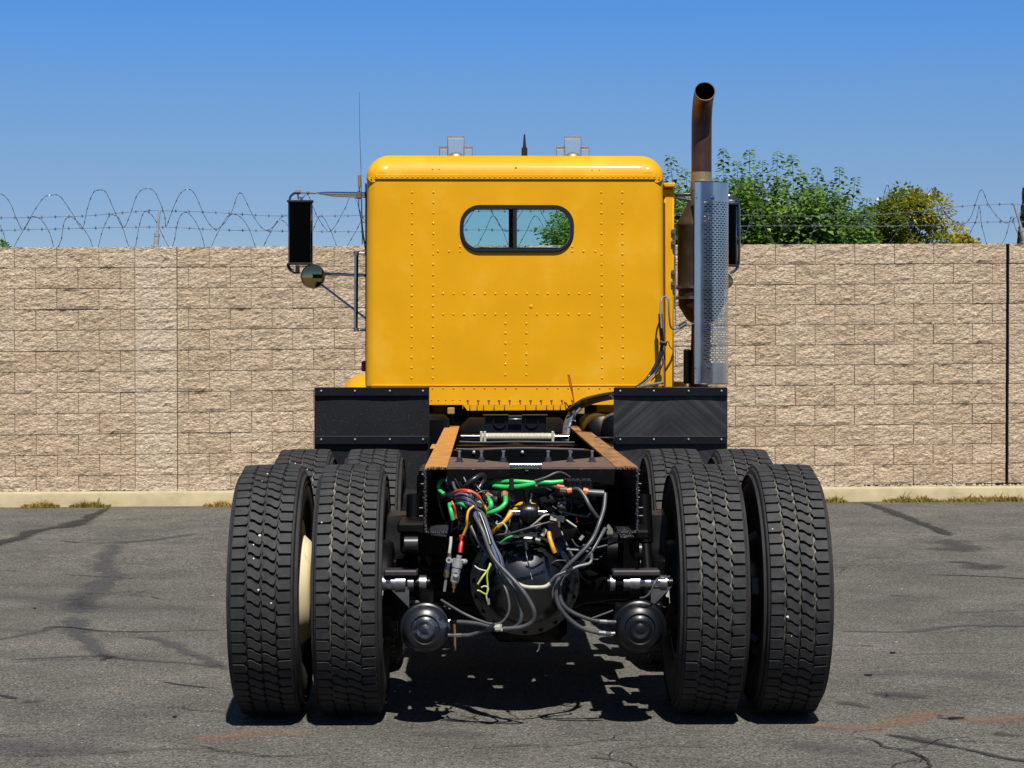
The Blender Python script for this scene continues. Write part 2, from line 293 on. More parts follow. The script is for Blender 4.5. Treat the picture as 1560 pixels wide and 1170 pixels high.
# ------------------------------------------------------------------ mesh helpers
class MB:
    def __init__(s): s.v = []; s.f = []; s.m = []
    def add(s, vs, fs, mi=0):
        o = len(s.v); s.v += [tuple(v) for v in vs]; s.f += [tuple(i + o for i in f) for f in fs]; s.m += [mi] * len(fs); return s
    def box(s, a, b, mi=0, rot=None, taper=0.0):
        x0, y0, z0 = a; x1, y1, z1 = b
        vs = [(x0, y0, z0), (x1, y0, z0), (x1, y1, z0), (x0, y1, z0), (x0, y0, z1), (x1, y0, z1), (x1, y1, z1), (x0, y1, z1)]
        if rot:
            c = Vector(((x0 + x1) / 2, (y0 + y1) / 2, (z0 + z1) / 2)); vs = [c + rot @ (Vector(v) - c) for v in vs]
        return s.add(vs, [(0, 3, 2, 1), (4, 5, 6, 7), (0, 1, 5, 4), (1, 2, 6, 5), (2, 3, 7, 6), (3, 0, 4, 7)], mi)
    def bbox(s, a, b, bev=0.006, mi=0):
        """box with chamfered edges (24 vertices)"""
        c = [(a[i] + b[i]) / 2 for i in range(3)]; h = [abs(b[i] - a[i]) / 2 for i in range(3)]
        e = min(bev, min(h) * 0.6); vs = []; idx = {}
        for sx in (-1, 1):
            for sy in (-1, 1):
                for sz in (-1, 1):
                    for ax in range(3):
                        p = [sx * (h[0] - (e if ax != 0 else 0)), sy * (h[1] - (e if ax != 1 else 0)), sz * (h[2] - (e if ax != 2 else 0))]
                        idx[(sx, sy, sz, ax)] = len(vs); vs.append([c[i] + p[i] for i in range(3)])
        fs = []
        for ax in range(3):
            for sg in (-1, 1):
                o = [i for i in range(3) if i != ax]; q = []
                for (u, w) in ((-1, -1), (1, -1), (1, 1), (-1, 1)):
                    k = [0, 0, 0]; k[ax] = sg; k[o[0]] = u; k[o[1]] = w; q.append(idx[(k[0], k[1], k[2], ax)])
                fs.append(q)
        for ax in range(3):
            o = [i for i in range(3) if i != ax]
            for u in (-1, 1):
                for w in (-1, 1):
                    q = []
                    for (t, a_) in ((-1, o[0]), (1, o[0]), (1, o[1]), (-1, o[1])):
                        k = [0, 0, 0]; k[ax] = t; k[o[0]] = u; k[o[1]] = w; q.append(idx[(k[0], k[1], k[2], a_)])
                    fs.append(q)
        for sx in (-1, 1):
            for sy in (-1, 1):
                for sz in (-1, 1): fs.append([idx[(sx, sy, sz, i)] for i in range(3)])
        return s.add(vs, fs, mi)
    def tube(s, pts, r, n=8, caps=True, mi=0, rs=None):
        pts = [Vector(p) for p in pts]; N = len(pts); rings = []
        up = Vector((0.13, 0.27, 0.95)).normalized(); prev = None
        for i, p in enumerate(pts):
            t = (pts[min(i + 1, N - 1)] - pts[max(i - 1, 0)])
            if t.length < 1e-9: t = Vector((0, 0, 1))
            t.normalize()
            if prev is None:
                a = t.cross(up)
                if a.length < 0.1: a = t.cross(Vector((1, 0, 0)))
            else: a = prev - t * prev.dot(t)
            a.normalize(); prev = a; b = t.cross(a)
            rr = rs[i] if rs else r
            rings.append([p + (a * math.cos(k * 2 * math.pi / n) + b * math.sin(k * 2 * math.pi / n)) * rr for k in range(n)])
        vs = [v for g in rings for v in g]; fs = []
        for i in range(N - 1):
            for k in range(n): fs.append((i * n + k, i * n + (k + 1) % n, (i + 1) * n + (k + 1) % n, (i + 1) * n + k))
        if caps: fs.append(tuple(range(n))[::-1]); fs.append(tuple((N - 1) * n + k for k in range(n)))
        return s.add(vs, fs, mi)
    def cyl(s, a, b, r, n=20, mi=0, r2=None): return s.tube([a, b], r, n, True, mi, [r, r if r2 is None else r2])
    def lathe(s, c, axis, prof, n=32, mi=0, a0=0, a1=None):
        """profile [(along, radius)] turned round the axis through c"""
        c = Vector(c); ax = Vector(axis).normalized(); u = ax.cross(Vector((0, 0, 1)))
        if u.length < 0.1: u = Vector((1, 0, 0))
        u.normalize(); w = ax.cross(u); full = a1 is None; a1 = 2 * math.pi if full else a1; m = n if full else n + 1; vs = []
        for (t, r) in prof:
            for k in range(m):
                a = a0 + (a1 - a0) * k / n; vs.append(c + ax * t + (u * math.cos(a) + w * math.sin(a)) * r)
        fs = []
        for i in range(len(prof) - 1):
            for k in range(n):
                k2 = (k + 1) % m; fs.append((i * m + k, i * m + k2, (i + 1) * m + k2, (i + 1) * m + k))
        return s.add(vs, fs, mi)
    def prism(s, poly, off, mi=0):
        """polygon (3d points) pushed along off"""
        off = Vector(off); n = len(poly); vs = [Vector(p) for p in poly]; vs += [v + off for v in vs]
        fs = [tuple(range(n))[::-1], tuple(range(n, 2 * n))] + [(i, (i + 1) % n, n + (i + 1) % n, n + i) for i in range(n)]
        return s.add(vs, fs, mi)
    def dome(s, c, nrm, r, h=None, n=10, rings=3, mi=0):
        h = r if h is None else h
        return s.lathe(c, nrm, [(h * math.sin(math.pi / 2 * k / rings), max(r * math.cos(math.pi / 2 * k / rings), 1e-4)) for k in range(rings + 1)], n, mi)

LOC = {}
def reg(o, loc, parent=None):
    loc = Vector(loc); LOC[o.name] = loc
    if parent is not None: o.parent = parent; o.location = loc - LOC[parent.name]
    else: o.location = loc
    COL.objects.link(o); return o
def tag(o, label=None, cat=None, group=None, kind=None):
    for k, v in (('label', label), ('category', cat), ('group', group), ('kind', kind)):
        if v: o[k] = v
    return o
def make_mesh(name, mb, mats, loc, smooth=40, fix=True):
    me = bpy.data.meshes.new(name); L = Vector(loc)
    me.from_pydata([Vector(v) - L for v in mb.v], [], mb.f)
    for m in (mats if isinstance(mats, (list, tuple)) else [mats]): me.materials.append(M[m] if isinstance(m, str) else m)
    if any(mb.m): me.polygons.foreach_set('material_index', mb.m)
    if fix:
        bm = bmesh.new(); bm.from_mesh(me); bmesh.ops.recalc_face_normals(bm, faces=bm.faces); bm.to_mesh(me); bm.free()
    if smooth:
        me.polygons.foreach_set('use_smooth', [True] * len(me.polygons)); me.set_sharp_from_angle(angle=R(smooth))
    me.update(); return me
def centre(mb):
    n = len(mb.v); return Vector((sum(v[0] for v in mb.v) / n, sum(v[1] for v in mb.v) / n, sum(v[2] for v in mb.v) / n))
def part(name, mb, mats, parent=None, loc=None, smooth=40, label=None, kind=None, fix=True):
    if loc is None: loc = centre(mb)
    o = bpy.data.objects.new(name, make_mesh(name, mb, mats, loc, smooth, fix)); reg(o, loc, parent)
    return tag(o, label, kind=kind)
def empty(name, loc, label, cat, group=None):
    o = bpy.data.objects.new(name, None); o.empty_display_size = 0.2; reg(o, loc); return tag(o, label, cat, group)
def smoothpath(p, k=6):
    p = [Vector(q) for q in p]; out = []
    for i in range(len(p) - 1):
        a = p[max(i - 1, 0)]; b = p[i]; c = p[i + 1]; d = p[min(i + 2, len(p) - 1)]
        for j in range(k):
            t = j / k
            out.append(0.5 * ((2 * b) + (c - a) * t + (2 * a - 5 * b + 4 * c - d) * t * t + (3 * b - a - 3 * c + d) * t ** 3))
    out.append(p[-1]); return out

# ================================================================== GROUND
ZC = 0.033                                   # the lot rises a little towards the kerb
def curb_y(x): return 19.15 + 0.07 * x
def zg(x, y):
    t = min(max((y - 12.5) / (curb_y(x) - 12.5), 0), 1); return ZC * t * t * (3 - 2 * t)
def G(px, py, lift=0.0):
    d = ray(px, py); z = 0
    for _ in range(6):
        p = CAM + d * ((CAM.z - z) / -d.z); z = zg(p.x, p.y)
    return Vector((p.x, p.y, z + lift))
mb = MB()
xs = [-250, -60, -20, -8, -4, -2, 0, 2, 4, 6, 10, 20, 60, 250]; ts = [-300, -60, -10, 0, 6, 12.5, 13.5, 14.5, 15.5, 16.5, 17.5, 18.5]
rows = []
for y in ts: rows.append([(x, y, zg(x, y)) for x in xs])
rows.append([(x, curb_y(x) + 0.05, ZC) for x in xs])
V = [p for r in rows for p in r]; n = len(xs)
mb.add(V, [(j * n + i, j * n + i + 1, (j + 1) * n + i + 1, (j + 1) * n + i) for j in range(len(rows) - 1) for i in range(n - 1)])
tag(part('parking_lot', mb, 'asphalt', loc=(0, 0, 0), smooth=60), 'weathered grey brown asphalt of the yard', kind='structure')
mb = MB(); n = 2
mb.add([(-250, curb_y(-250) + 0.1, 0.165), (250, curb_y(250) + 0.1, 0.165), (250, 400, 0.165), (-250, 400, 0.165)], [(0, 1, 2, 3)])
tag(part('planting_strip', mb, 'soil', loc=(0, 19, 0)), 'dry soil strip between the kerb and the wall', kind='structure')

# concrete kerb in poured lengths
ang = math.atan(0.07); ex = Vector((math.cos(ang), math.sin(ang), 0)); ey = Vector((-ex.y, ex.x, 0))
def curb_len(x0, x1, label):
    m_ = MB(); P = []
    prof = [(0, 0.0), (0.012, 0.115), (0.02, 0.132), (0.035, 0.14), (0.15, 0.142), (0.15, 0.0)]
    st = []; k = max(2, int((x1 - x0) / 0.35))
    for i in range(k + 1):
        x = x0 + (x1 - x0) * i / k; b0 = Vector((x, curb_y(x), ZC - 0.01)); w = noise.noise(Vector((x * 1.3, 0, 5))) * 0.004
        st.append([b0 + ey * (a + w) + Vector((0, 0, z + 0.01 if z else -0.03)) for a, z in prof])
    vs = [v for s_ in st for v in s_]; q = len(prof)
    fs = [(i * q + j, (i + 1) * q + j, (i + 1) * q + j + 1, i * q + j + 1) for i in range(k) for j in range(q - 1)] + [tuple(range(q)), tuple(k * q + j for j in range(q))[::-1]]
    m_.add(vs, fs); o = part('kerb', m_, 'concrete', loc=(x0, curb_y(x0), 0), smooth=30)
    tag(o, label, kind='structure')
xj = G(1548, 752).x
curb_len(-34, xj - 0.012, 'long cream concrete kerb in front of the block wall')
curb_len(xj + 0.0, 40, 'next length of cream concrete kerb beyond the joint')

# ================================================================== BLOCK WALL
BW, BH = 0.4064, 0.2032
def wall_y(x): return 19.50 + 0.07 * x
SL = 0.0085                                  # the wall steps up gently to the right
def wall_top(x): return 2.581 + SL * x
def s_of_px(px):                             # distance along the wall from X=0 for a photo column
    d = ray(px, 500); k = d.x / d.y; x = 19.5 * k / (1 - 0.07 * k); return x / ex.x
var_meshes = {}
def block_mesh(w, kind, variant):
    key = (round(w, 2), kind, variant)
    if key in var_meshes: return var_meshes[key]
    m_ = MB(); nx = max(3, int(w / 0.029)); nz_ = 7; g = 0.0028; dp = 0.0
    rnd = random.Random(int(key[0] * 100) * 131 + variant * 7 + len(kind) * 17); ox = Vector((rnd.random() * 90, rnd.random() * 90, rnd.random() * 90))
    tl = rnd.uniform(-0.007, 0.007); tz = rnd.uniform(-0.004, 0.005) if rnd.random() < .8 else .007
    vs = []
    for j in range(nz_ + 1):
        for i in range(nx + 1):
            x = g + (w - 2 * g) * i / nx; z = g + (BH - 2 * g) * j / nz_
            e = min(min(i, nx - i) / 1.2, min(j, nz_ - j) / 1.0, 1.0)
            q = Vector((x * 8, 0, z * 11)) + ox
            h = noise.noise(q) * 0.010 + noise.noise(q * 2.3) * 0.009 + noise.noise(q * 5) * 0.008
            h += tl * (x / w - 0.5) * 2 + tz * (z / BH - 0.5) * -2
            jx = 0 if i in (0, nx) else rnd.uniform(-0.006, 0.006); jz = 0 if j in (0, nz_) else rnd.uniform(-0.006, 0.006)
            h = -0.002 - h if e >= 1 else 0.000 - (h * 0.4 + 0.001) * e
            vs.append((x + jx, h, z + jz))
    q = nx + 1
    fs = [(j * q + i, j * q + i + 1, (j + 1) * q + i + 1, (j + 1) * q + i) for j in range(nz_) for i in range(nx)]
    m_.add(vs, fs)
    b = 0.09; o = len(vs)
    bd = [0 * q + i for i in range(nx + 1)] + [j * q + nx for j in range(1, nz_ + 1)] + [nz_ * q + i for i in range(nx - 1, -1, -1)] + [j * q for j in range(nz_ - 1, 0, -1)]
    m_.v += [(vs[i][0], b, vs[i][2]) for i in bd]; nb = len(bd)
    for k in range(nb): m_.f.append((bd[(k + 1) % nb], bd[k], o + k, o + (k + 1) % nb)); m_.m.append(0)
    me = make_mesh('wall_block', m_, kind, (0, 0, 0), smooth=0, fix=False)
    var_meshes[key] = me; return me
rw = random.Random(4)
def wall_bay(name, s0, s1, anchor, phase0, label, kind='block', proud=0.0, group=None):
    """running bond between s0 and s1; anchor = position of a joint in the odd courses"""
    b = ex * s0 + Vector((0, 19.50, 0)); base = Vector((b.x, wall_y(b.x) - proud, wall_top(b.x) - 12 * BH))
    bay = empty(name, base, label, 'wall', group)
    # core the joints open onto
    m_ = MB(); L = s1 - s0
    c0 = base + ey * 0.030; zt = Vector((0, 0, SL * L))
    m_.prism([c0 + Vector((0, 0, -0.2)), c0 + ex * L + Vector((0, 0, -0.2)) , c0 + ex * L + zt + Vector((0, 0, 12 * BH - 0.004)), c0 + Vector((0, 0, 12 * BH - 0.004))], ey * 0.17)
    part('wall_core', m_, 'mortar', bay, smooth=0)
    for c in range(12):
        a = anchor + (BW / 2 if (c + phase0) % 2 else 0); k = math.floor((s0 - a) / BW) ; s = a + k * BW
        while s < s1 - 1e-4:
            l, r_ = max(s, s0), min(s + BW, s1)
            if r_ - l > 0.03:
                me = block_mesh(r_ - l, kind, rw.randrange(14) if r_ - l > 0.4 else rw.randrange(3))
                o = bpy.data.objects.new('block', me)
                p = base + ex * (l - s0) + ey * rw.uniform(-0.004, 0.004) + Vector((0, 0, (11 - c) * BH + SL * (l - s0)))
                reg(o, p, bay); o.rotation_euler = (0, -math.atan(SL), ang)
            s += BW
    return bay
sP0, sP1 = s_of_px(206), s_of_px(269.5); sJ = s_of_px(1535); sM = s_of_px(800)
wall_bay('block_wall', sP0 - 0.4064 * 16, sP0 - 0.002, s_of_px(151.3), 0, 'tan split-face block wall section at the far left, ending at the pilaster below the short post')
wall_bay('wall_pilaster', sP0, sP0 + BW, sP0, 0, 'slightly paler pilaster of single stacked blocks, one block wide, in the tan wall', 'block_light', 0.012)
o_ = wall_bay('block_wall', sP0 + BW + 0.002, sM - 0.004, s_of_px(319.3), 0, 'tan split-face block wall section between the pilaster and the truck')
wall_bay('block_wall', sM + 0.004, sJ - 0.014, s_of_px(1481.9), 0, 'tan split-face block wall section right of the exhaust stack, with green tree above')
wall_bay('block_wall', sJ + 0.014, sJ + BW * 13, sJ + 0.014 + BW, 0, 'tan split-face block wall section at the far right beyond the open dark joint')
# the single stacked column of the pilaster has no half blocks
for o in list(bpy.data.objects):
    if o.parent and o.parent.name.startswith('wall_pilaster') and o.name.startswith('block'):
        bpy.data.objects.remove(o)
pil = [o for o in bpy.data.objects if o.name.startswith('wall_pilaster')][0]
for c in range(12):
    o = bpy.data.objects.new('block', block_mesh(BW, 'block_light', c % 7))
    reg(o, LOC[pil.name] + Vector((0, rw.uniform(-0.003, 0.003), c * BH)), pil); o.rotation_euler = (0, -math.atan(SL), ang)

# gravel along the wall foot
mb = MB(); rg = random.Random(11)
for i in range(1500):
    x = rg.uniform(-6.4, 8.0); d = rg.uniform(0.155, 0.33); r_ = rg.uniform(0.008, 0.02)
    c = Vector((x, curb_y(x), 0.168 + r_ * 0.3)) + ey * d + Vector((0, 0, max(0, noise.noise(Vector((x * 1.5, 3, 0)))) * 0.03))
    vs = [c + Vector((math.cos(a) * r_ * rg.uniform(.7, 1.3), math.sin(a) * r_ * rg.uniform(.7, 1.2), rg.uniform(-.3, .3) * r_)) for a in (0.3, 1.4, 2.5, 3.6, 4.7, 5.8)]
    vs += [c + Vector((0, 0, r_ * 0.9)), c - Vector((0, 0, r_))]
    mb.add(vs, [(k, (k + 1) % 6, 6) for k in range(6)] + [((k + 1) % 6, k, 7) for k in range(6)])
tag(part('gravel', mb, 'stone', loc=(0, 19.4, 0.17), smooth=0, fix=False), 'small loose gravel along the foot of the block wall', 'gravel', kind='stuff')

# weeds at the kerb foot
def weeds(px0, px1, n, label, dry):
    m_ = MB(); tone = []; a, b = G(px0, 768).x, G(px1, 768).x
    for i in range(n):
        x = a + (b - a) * rg.random(); u = abs((x - a) / (b - a) - .5) * 2; h = rg.uniform(0.02, 0.06) * (1 - 0.5 * u * u) * (1 + .8 * noise.noise(Vector((x * 9, 0, 1)))) * (1.6 if rg.random() < .06 else 1)
        p = Vector((x, curb_y(x) - rg.uniform(0.0, 0.10), ZC)); lean = Vector((rg.uniform(-.9, .9), rg.uniform(-.7, .3), 0)) * h; w = rg.uniform(.003, .007)
        sd_ = Vector((w, 0, 0)) if rg.random() < .6 else Vector((w * .5, w, 0))
        m_.add([p - sd_, p + sd_, p + lean * .5 + Vector((0, 0, h * .6)) + sd_ * .8, p + lean * .5 + Vector((0, 0, h * .6)) - sd_ * .8, p + lean + Vector((0, 0, h))], [(0, 1, 2, 3), (3, 2, 4)])
        t = min(1, max(0, rg.gauss(dry, .3))); tone += [t] * 5
    o = part('weeds', m_, 'weed', loc=(a, curb_y(a), ZC), smooth=0, fix=False)
    at = o.data.attributes.new('tone', 'FLOAT', 'POINT'); at.data.foreach_set('value', tone)
    tag(o, label, 'weeds', kind='stuff')
weeds(52, 104, 420, 'low green and orange weeds at the kerb, leftmost patch', 0.5)
weeds(120, 180, 520, 'low green weeds at the kerb beside the dark crack', 0.3)
weeds(318, 362, 260, 'dry orange weeds at the kerb next to the outer left tyre', 0.85)
weeds(1240, 1298, 420, 'yellow green weeds at the kerb beside the outer right tyre', 0.6)
weeds(1352, 1440, 700, 'dry yellow weeds at the kerb right of the long crack', 0.55)
weeds(1445, 1600, 1300, 'orange and green weeds at the kerb near the kerb joint', 0.55)

# ------------------------------------------------------------------ stains and cracks in the lot
def ribbon(name, mt, pts, widths, label, jag=0.35):
    P = [G(x, y, 0.004) for x, y in pts]; k = 7; C = smoothpath(P, k); n = len(C); m_ = MB(); core = []
    if not isinstance(widths, (list, tuple)): widths = [widths] * len(pts)
    for i, c in enumerate(C):
        t = (C[min(i + 1, n - 1)] - C[max(i - 1, 0)]).normalized(); s_ = Vector((-t.y, t.x, 0)); u = i / k; j = min(int(u), len(widths) - 2); fr = min(u - j, 1)
        w = widths[j] * (1 - fr) + widths[j + 1] * fr
        q = c + s_ * noise.noise(c * 3.1) * w * jag
        w *= 1 + 0.7 * noise.noise(c * 5.3 + Vector((9, 0, 0)))
        for v in (-1, -.5, 0, .5, 1):
            e = q + s_ * v * w; m_.v.append((e.x, e.y, zg(e.x, e.y) + 0.004)); core.append((1 - abs(v)) * min(1, i / 3, (n - 1 - i) / 3) * 1.25)
    m_.f = [(i * 5 + j, i * 5 + j + 1, (i + 1) * 5 + j + 1, (i + 1) * 5 + j) for i in range(n - 1) for j in range(4)]; m_.m = [0] * len(m_.f)
    o = part(name, m_, mt, loc=(0, 0, 0), smooth=0, fix=False)
    at = o.data.attributes.new('core', 'FLOAT', 'POINT'); at.data.foreach_set('value', core)
    tag(o, label, kind='structure')
ribbon('asphalt_crack', 'crack', [(168, 773), (140, 786), (105, 801), (60, 808), (20, 822), (-30, 835)], [.04, .11, .15, .12, .12, .15], 'tar filled crack running from the kerb to the left edge')
ribbon('asphalt_crack', 'crack', [(85, 823), (130, 828)], .035, 'short dark crack left of the wide tar patch')
ribbon('asphalt_crack', 'sealant', [(130, 828), (190, 826), (255, 820), (300, 812)], [.05, .12, .12, .04], 'pale sealed crack')
ribbon('tar_patch', 'sealant', [(178, 826), (165, 848), (158, 862), (172, 878), (150, 893), (133, 912), (112, 938)], [.13, .12, .13, .11, .16, .15, .13], 'wide grey tar repair winding over the lot')
ribbon('tar_patch', 'sealant', [(112, 938), (116, 960), (140, 985), (168, 1004)], [.10, .10, .09, .05], 'lower end of the grey tar repair')
ribbon('asphalt_crack', 'crack', [(62, 957), (100, 956), (160, 962), (225, 963), (290, 961), (345, 960)], [.02, .03, .022, .02, .014, .012], 'straight dark crack reaching the outer left tyre')
ribbon('asphalt_crack', 'sealant', [(-20, 978), (20, 970), (60, 962), (95, 952)], .05, 'faint sealed crack at the left edge')
ribbon('asphalt_crack', 'crack', [(85, 875), (140, 878), (215, 883)], [.012, .022, .012], 'thin crack beside the tar repair')
ribbon('asphalt_crack', 'sealant', [(10, 1006), (80, 1002), (150, 1000), (210, 1006), (300, 1012), (370, 1022)], [.02, .04, .05, .05, .05, .06], 'faint sealed crack below the straight one')
ribbon('asphalt_crack', 'crack', [(150, 1008), (165, 1003), (182, 1000)], [.03, .05, .03], 'black tar spot')
ribbon('asphalt_crack', 'crack', [(245, 1039), (275, 1044), (325, 1049)], .02, 'short crack near the outer left tyre')
ribbon('asphalt_crack', 'sealant', [(205, 970), (240, 974), (275, 988), (300, 1000), (355, 1020)], [.05, .07, .07, .06, .06], 'grey sealed crack curving to the tyre')
ribbon('asphalt_crack', 'crack', [(-20, 1056), (0, 1060), (32, 1066)], .03, 'dark crack at the left edge')
ribbon('oil_stain', 'oil', [(30, 1070), (45, 1069), (62, 1070)], .05, 'small oil stain')
ribbon('asphalt_crack', 'crack', [(1308, 764), (1345, 775), (1380, 789), (1420, 804), (1450, 818)], [.08, .12, .11, .10, .07], 'tar filled crack running from the kerb on the right')
ribbon('oil_stain', 'oil', [(1435, 820), (1460, 834), (1480, 842)], [.1, .28, .15], 'dark oil stain at the end of the right crack')
ribbon('oil_stain', 'oil', [(1450, 858), (1470, 857), (1500, 866), (1520, 860)], [.08, .1, .14, .08], 'dark smear right of the truck')
ribbon('asphalt_crack', 'crack', [(1388, 876), (1460, 877), (1530, 880), (1600, 886)], [.012, .03, .03, .04], 'thin crack at the right')
ribbon('asphalt_crack', 'crack', [(1440, 856), (1465, 857), (1480, 857)], .03, 'short black mark')
ribbon('asphalt_crack', 'sealant', [(1270, 961), (1340, 963), (1400, 962), (1450, 955), (1500, 953), (1580, 955)], [.03, .05, .07, .08, .07, .08], 'long sealed crack right of the tyres')
ribbon('asphalt_crack', 'crack', [(1355, 908), (1378, 908), (1392, 909)], .02, 'small black mark')
ribbon('asphalt_crack', 'faint', [(1440, 934), (1500, 932), (1560, 930)], .05, 'grey smear')
ribbon('asphalt_crack', 'faint', [(1370, 998), (1450, 996), (1560, 996)], .03, 'faint thin crack')
ribbon('oil_stain', 'oil', [(1325, 1059), (1350, 1057), (1378, 1060), (1415, 1064)], [.06, .12, .12, .05], 'dark oval oil stain on the right of the lot')
ribbon('oil_stain', 'oil', [(1270, 1069), (1300, 1074), (1330, 1080)], [.03, .05, .03], 'thin dark smear')
ribbon('rust_stain', 'rust_stain', [(1225, 1106), (1280, 1110), (1335, 1112), (1380, 1098), (1430, 1088), (1500, 1098), (1590, 1086)], [.08, .10, .08, .12, .12, .10, .10], 'orange rust stain on the asphalt')
ribbon('rust_stain', 'rust_stain', [(290, 1130), (340, 1122), (400, 1118), (480, 1122)], [.12, .16, .12, .08], 'faint orange stain in front of the left tyres')
ribbon('asphalt_crack', 'crack', [(1340, 1118), (1400, 1128), (1470, 1142), (1530, 1155), (1600, 1165)], [.015, .05, .03, .04, .03], 'dark crack at the lower right')
ribbon('asphalt_crack', 'crack', [(1428, 1094), (1450, 1096), (1466, 1095)], .025, 'black tar mark in the rust stain')
ribbon('oil_stain', 'oil', [(1510, 1116), (1535, 1120), (1560, 1122)], .05, 'oil mark at the right edge')
ribbon('oil_stain', 'faint', [(1200, 1130), (1280, 1140), (1340, 1150)], [.1, .16, .1], 'soft grey stain')
ribbon('oil_stain', 'faint', [(-20, 1130), (60, 1142), (150, 1140), (220, 1150)], [.12, .16, .14, .1], 'soft grey stain at the lower left')
ribbon('oil_stain', 'faint', [(620, 1120), (700, 1118), (760, 1122)], [.06, .1, .06], 'soft grey stain behind the truck')
ribbon('oil_stain', 'faint', [(1030, 1113), (1060, 1114), (1085, 1113)], [.03, .06, .03], 'grey spot behind the right tyres')
ribbon('oil_stain', 'faint', [(-20, 905), (80, 915), (180, 925), (340, 930)], [.2, .3, .25, .2], 'broad faint stain')
ribbon('oil_stain', 'faint', [(1280, 1030), (1400, 1024), (1560, 1034)], [.1, .2, .2], 'broad faint stain right')
# hairline cracks, jagged and branching
mb = MB(); core = []; rh_ = random.Random(77)
def hair(x, y, ang_, n, w, depth=0):
    pts = [Vector((x, y, 0))]
    for i in range(n):
        ang_ += rh_.gauss(0, .38); pts.append(pts[-1] + Vector((math.cos(ang_), math.sin(ang_) * .8, 0)) * rh_.uniform(.03, .09))
        if depth < 2 and rh_.random() < .12: hair(pts[-1].x, pts[-1].y, ang_ + rh_.choice((-1, 1)) * rh_.uniform(.5, 1.2), n // 2, w * .7, depth + 1)
    o = len(mb.v)
    for i, p in enumerate(pts):
        t = (pts[min(i + 1, n)] - pts[max(i - 1, 0)]).normalized(); q = Vector((-t.y, t.x, 0)) * w * rh_.uniform(.4, 1.4) * min(1, (n - i) / 4)
        for e in (p - q, p + q): mb.v.append((e.x, e.y, zg(e.x, e.y) + .0055)); core.append(1.3)
    for i in range(n): mb.f.append((o + 2 * i, o + 2 * i + 1, o + 2 * i + 3, o + 2 * i + 2)); mb.m.append(0)
for (px, py, n) in ((30, 870, 16), (250, 860, 12), (20, 1010, 20), (200, 1075, 14), (60, 1120, 18), (330, 1140, 16), (500, 1150, 14), (720, 1140, 14), (900, 1155, 16), (1100, 1140, 14), (1300, 1125, 20), (1480, 1060, 16), (1330, 985, 16), (1500, 930, 14), (1300, 880, 14), (1420, 850, 12), (1500, 820, 12), (120, 800, 14), (260, 790, 10), (1340, 800, 12), (130, 905, 14), (160, 960, 12), (1400, 965, 14), (1360, 1130, 16)):
    g_ = G(px, py); hair(g_.x, g_.y, rh_.choice((0, math.pi)) + rh_.gauss(0, .35), n, rh_.uniform(.0025, .006))
o = part('hairline_cracks', mb, 'crack', loc=(0, 0, 0), smooth=0, fix=False); at = o.data.attributes.new('core', 'FLOAT', 'POINT'); at.data.foreach_set('value', core)
tag(o, 'thin branching cracks over the asphalt', kind='structure')
for (a_, b_) in ((-30, 340), (1250, 1590)):
    ribbon('kerb_dirt', 'rust_stain', [(a_ + (b_ - a_) * k / 6, 774 - (a_ + (b_ - a_) * k / 6) * .0072) for k in range(7)], .10, 'brown dirt gathered along the kerb foot')
mb = MB()
for i in range(520):                          # grit and small stones scattered over the lot
    py = 775 + 420 * rg.random() ** 1.2; px = rg.choice([rg.uniform(-20, 350), rg.uniform(1260, 1590), rg.uniform(0, 1560) if py > 1110 else rg.uniform(-20, 350)])
    c = G(px, py); r_ = rg.uniform(.0015, .0038) * (1.7 if rg.random() < .08 else 1)
    vs = [c + Vector((math.cos(a) * r_ * rg.uniform(.7, 1.6), math.sin(a) * r_, r_ * .3)) for a in (0, 1.25, 2.5, 3.8, 5)] + [c + Vector((0, 0, r_))]
    mb.add(vs, [(k, (k + 1) % 5, 5) for k in range(5)])
tag(part('grit', mb, 'stone', loc=(0, 10, 0), smooth=0, fix=False), 'fine grit and small stones scattered over the asphalt', 'grit', kind='stuff')
for i, (px, py, l, lb) in enumerate([(1323, 1030, .028, 'small dark scrap lying right of the outer right tyre'), (1360, 996, .022, 'tiny dark twig above the small dark scrap'), (53, 928, .012, 'tiny dark pebble on the left of the lot'), (266, 1094, .014, 'tiny dark pebble near the outer left tyre'), (1457, 1096, .05, 'thin dark scrap lying in the rust stain')]):
    m_ = MB(); c = G(px, py, .002)
    l *= .65; vs = [c + Vector((math.cos(a) * l * q_, math.sin(a) * l * .5 * q_, 0)) for a, q_ in ((0, 1), (1.1, .6), (2.2, .9), (3.3, 1.1), (4.4, .5), (5.5, .8))]
    m_.prism(vs, (0, 0, .008)); tag(part('scrap', m_, 'plastic', loc=c, smooth=0), lb, 'debris')

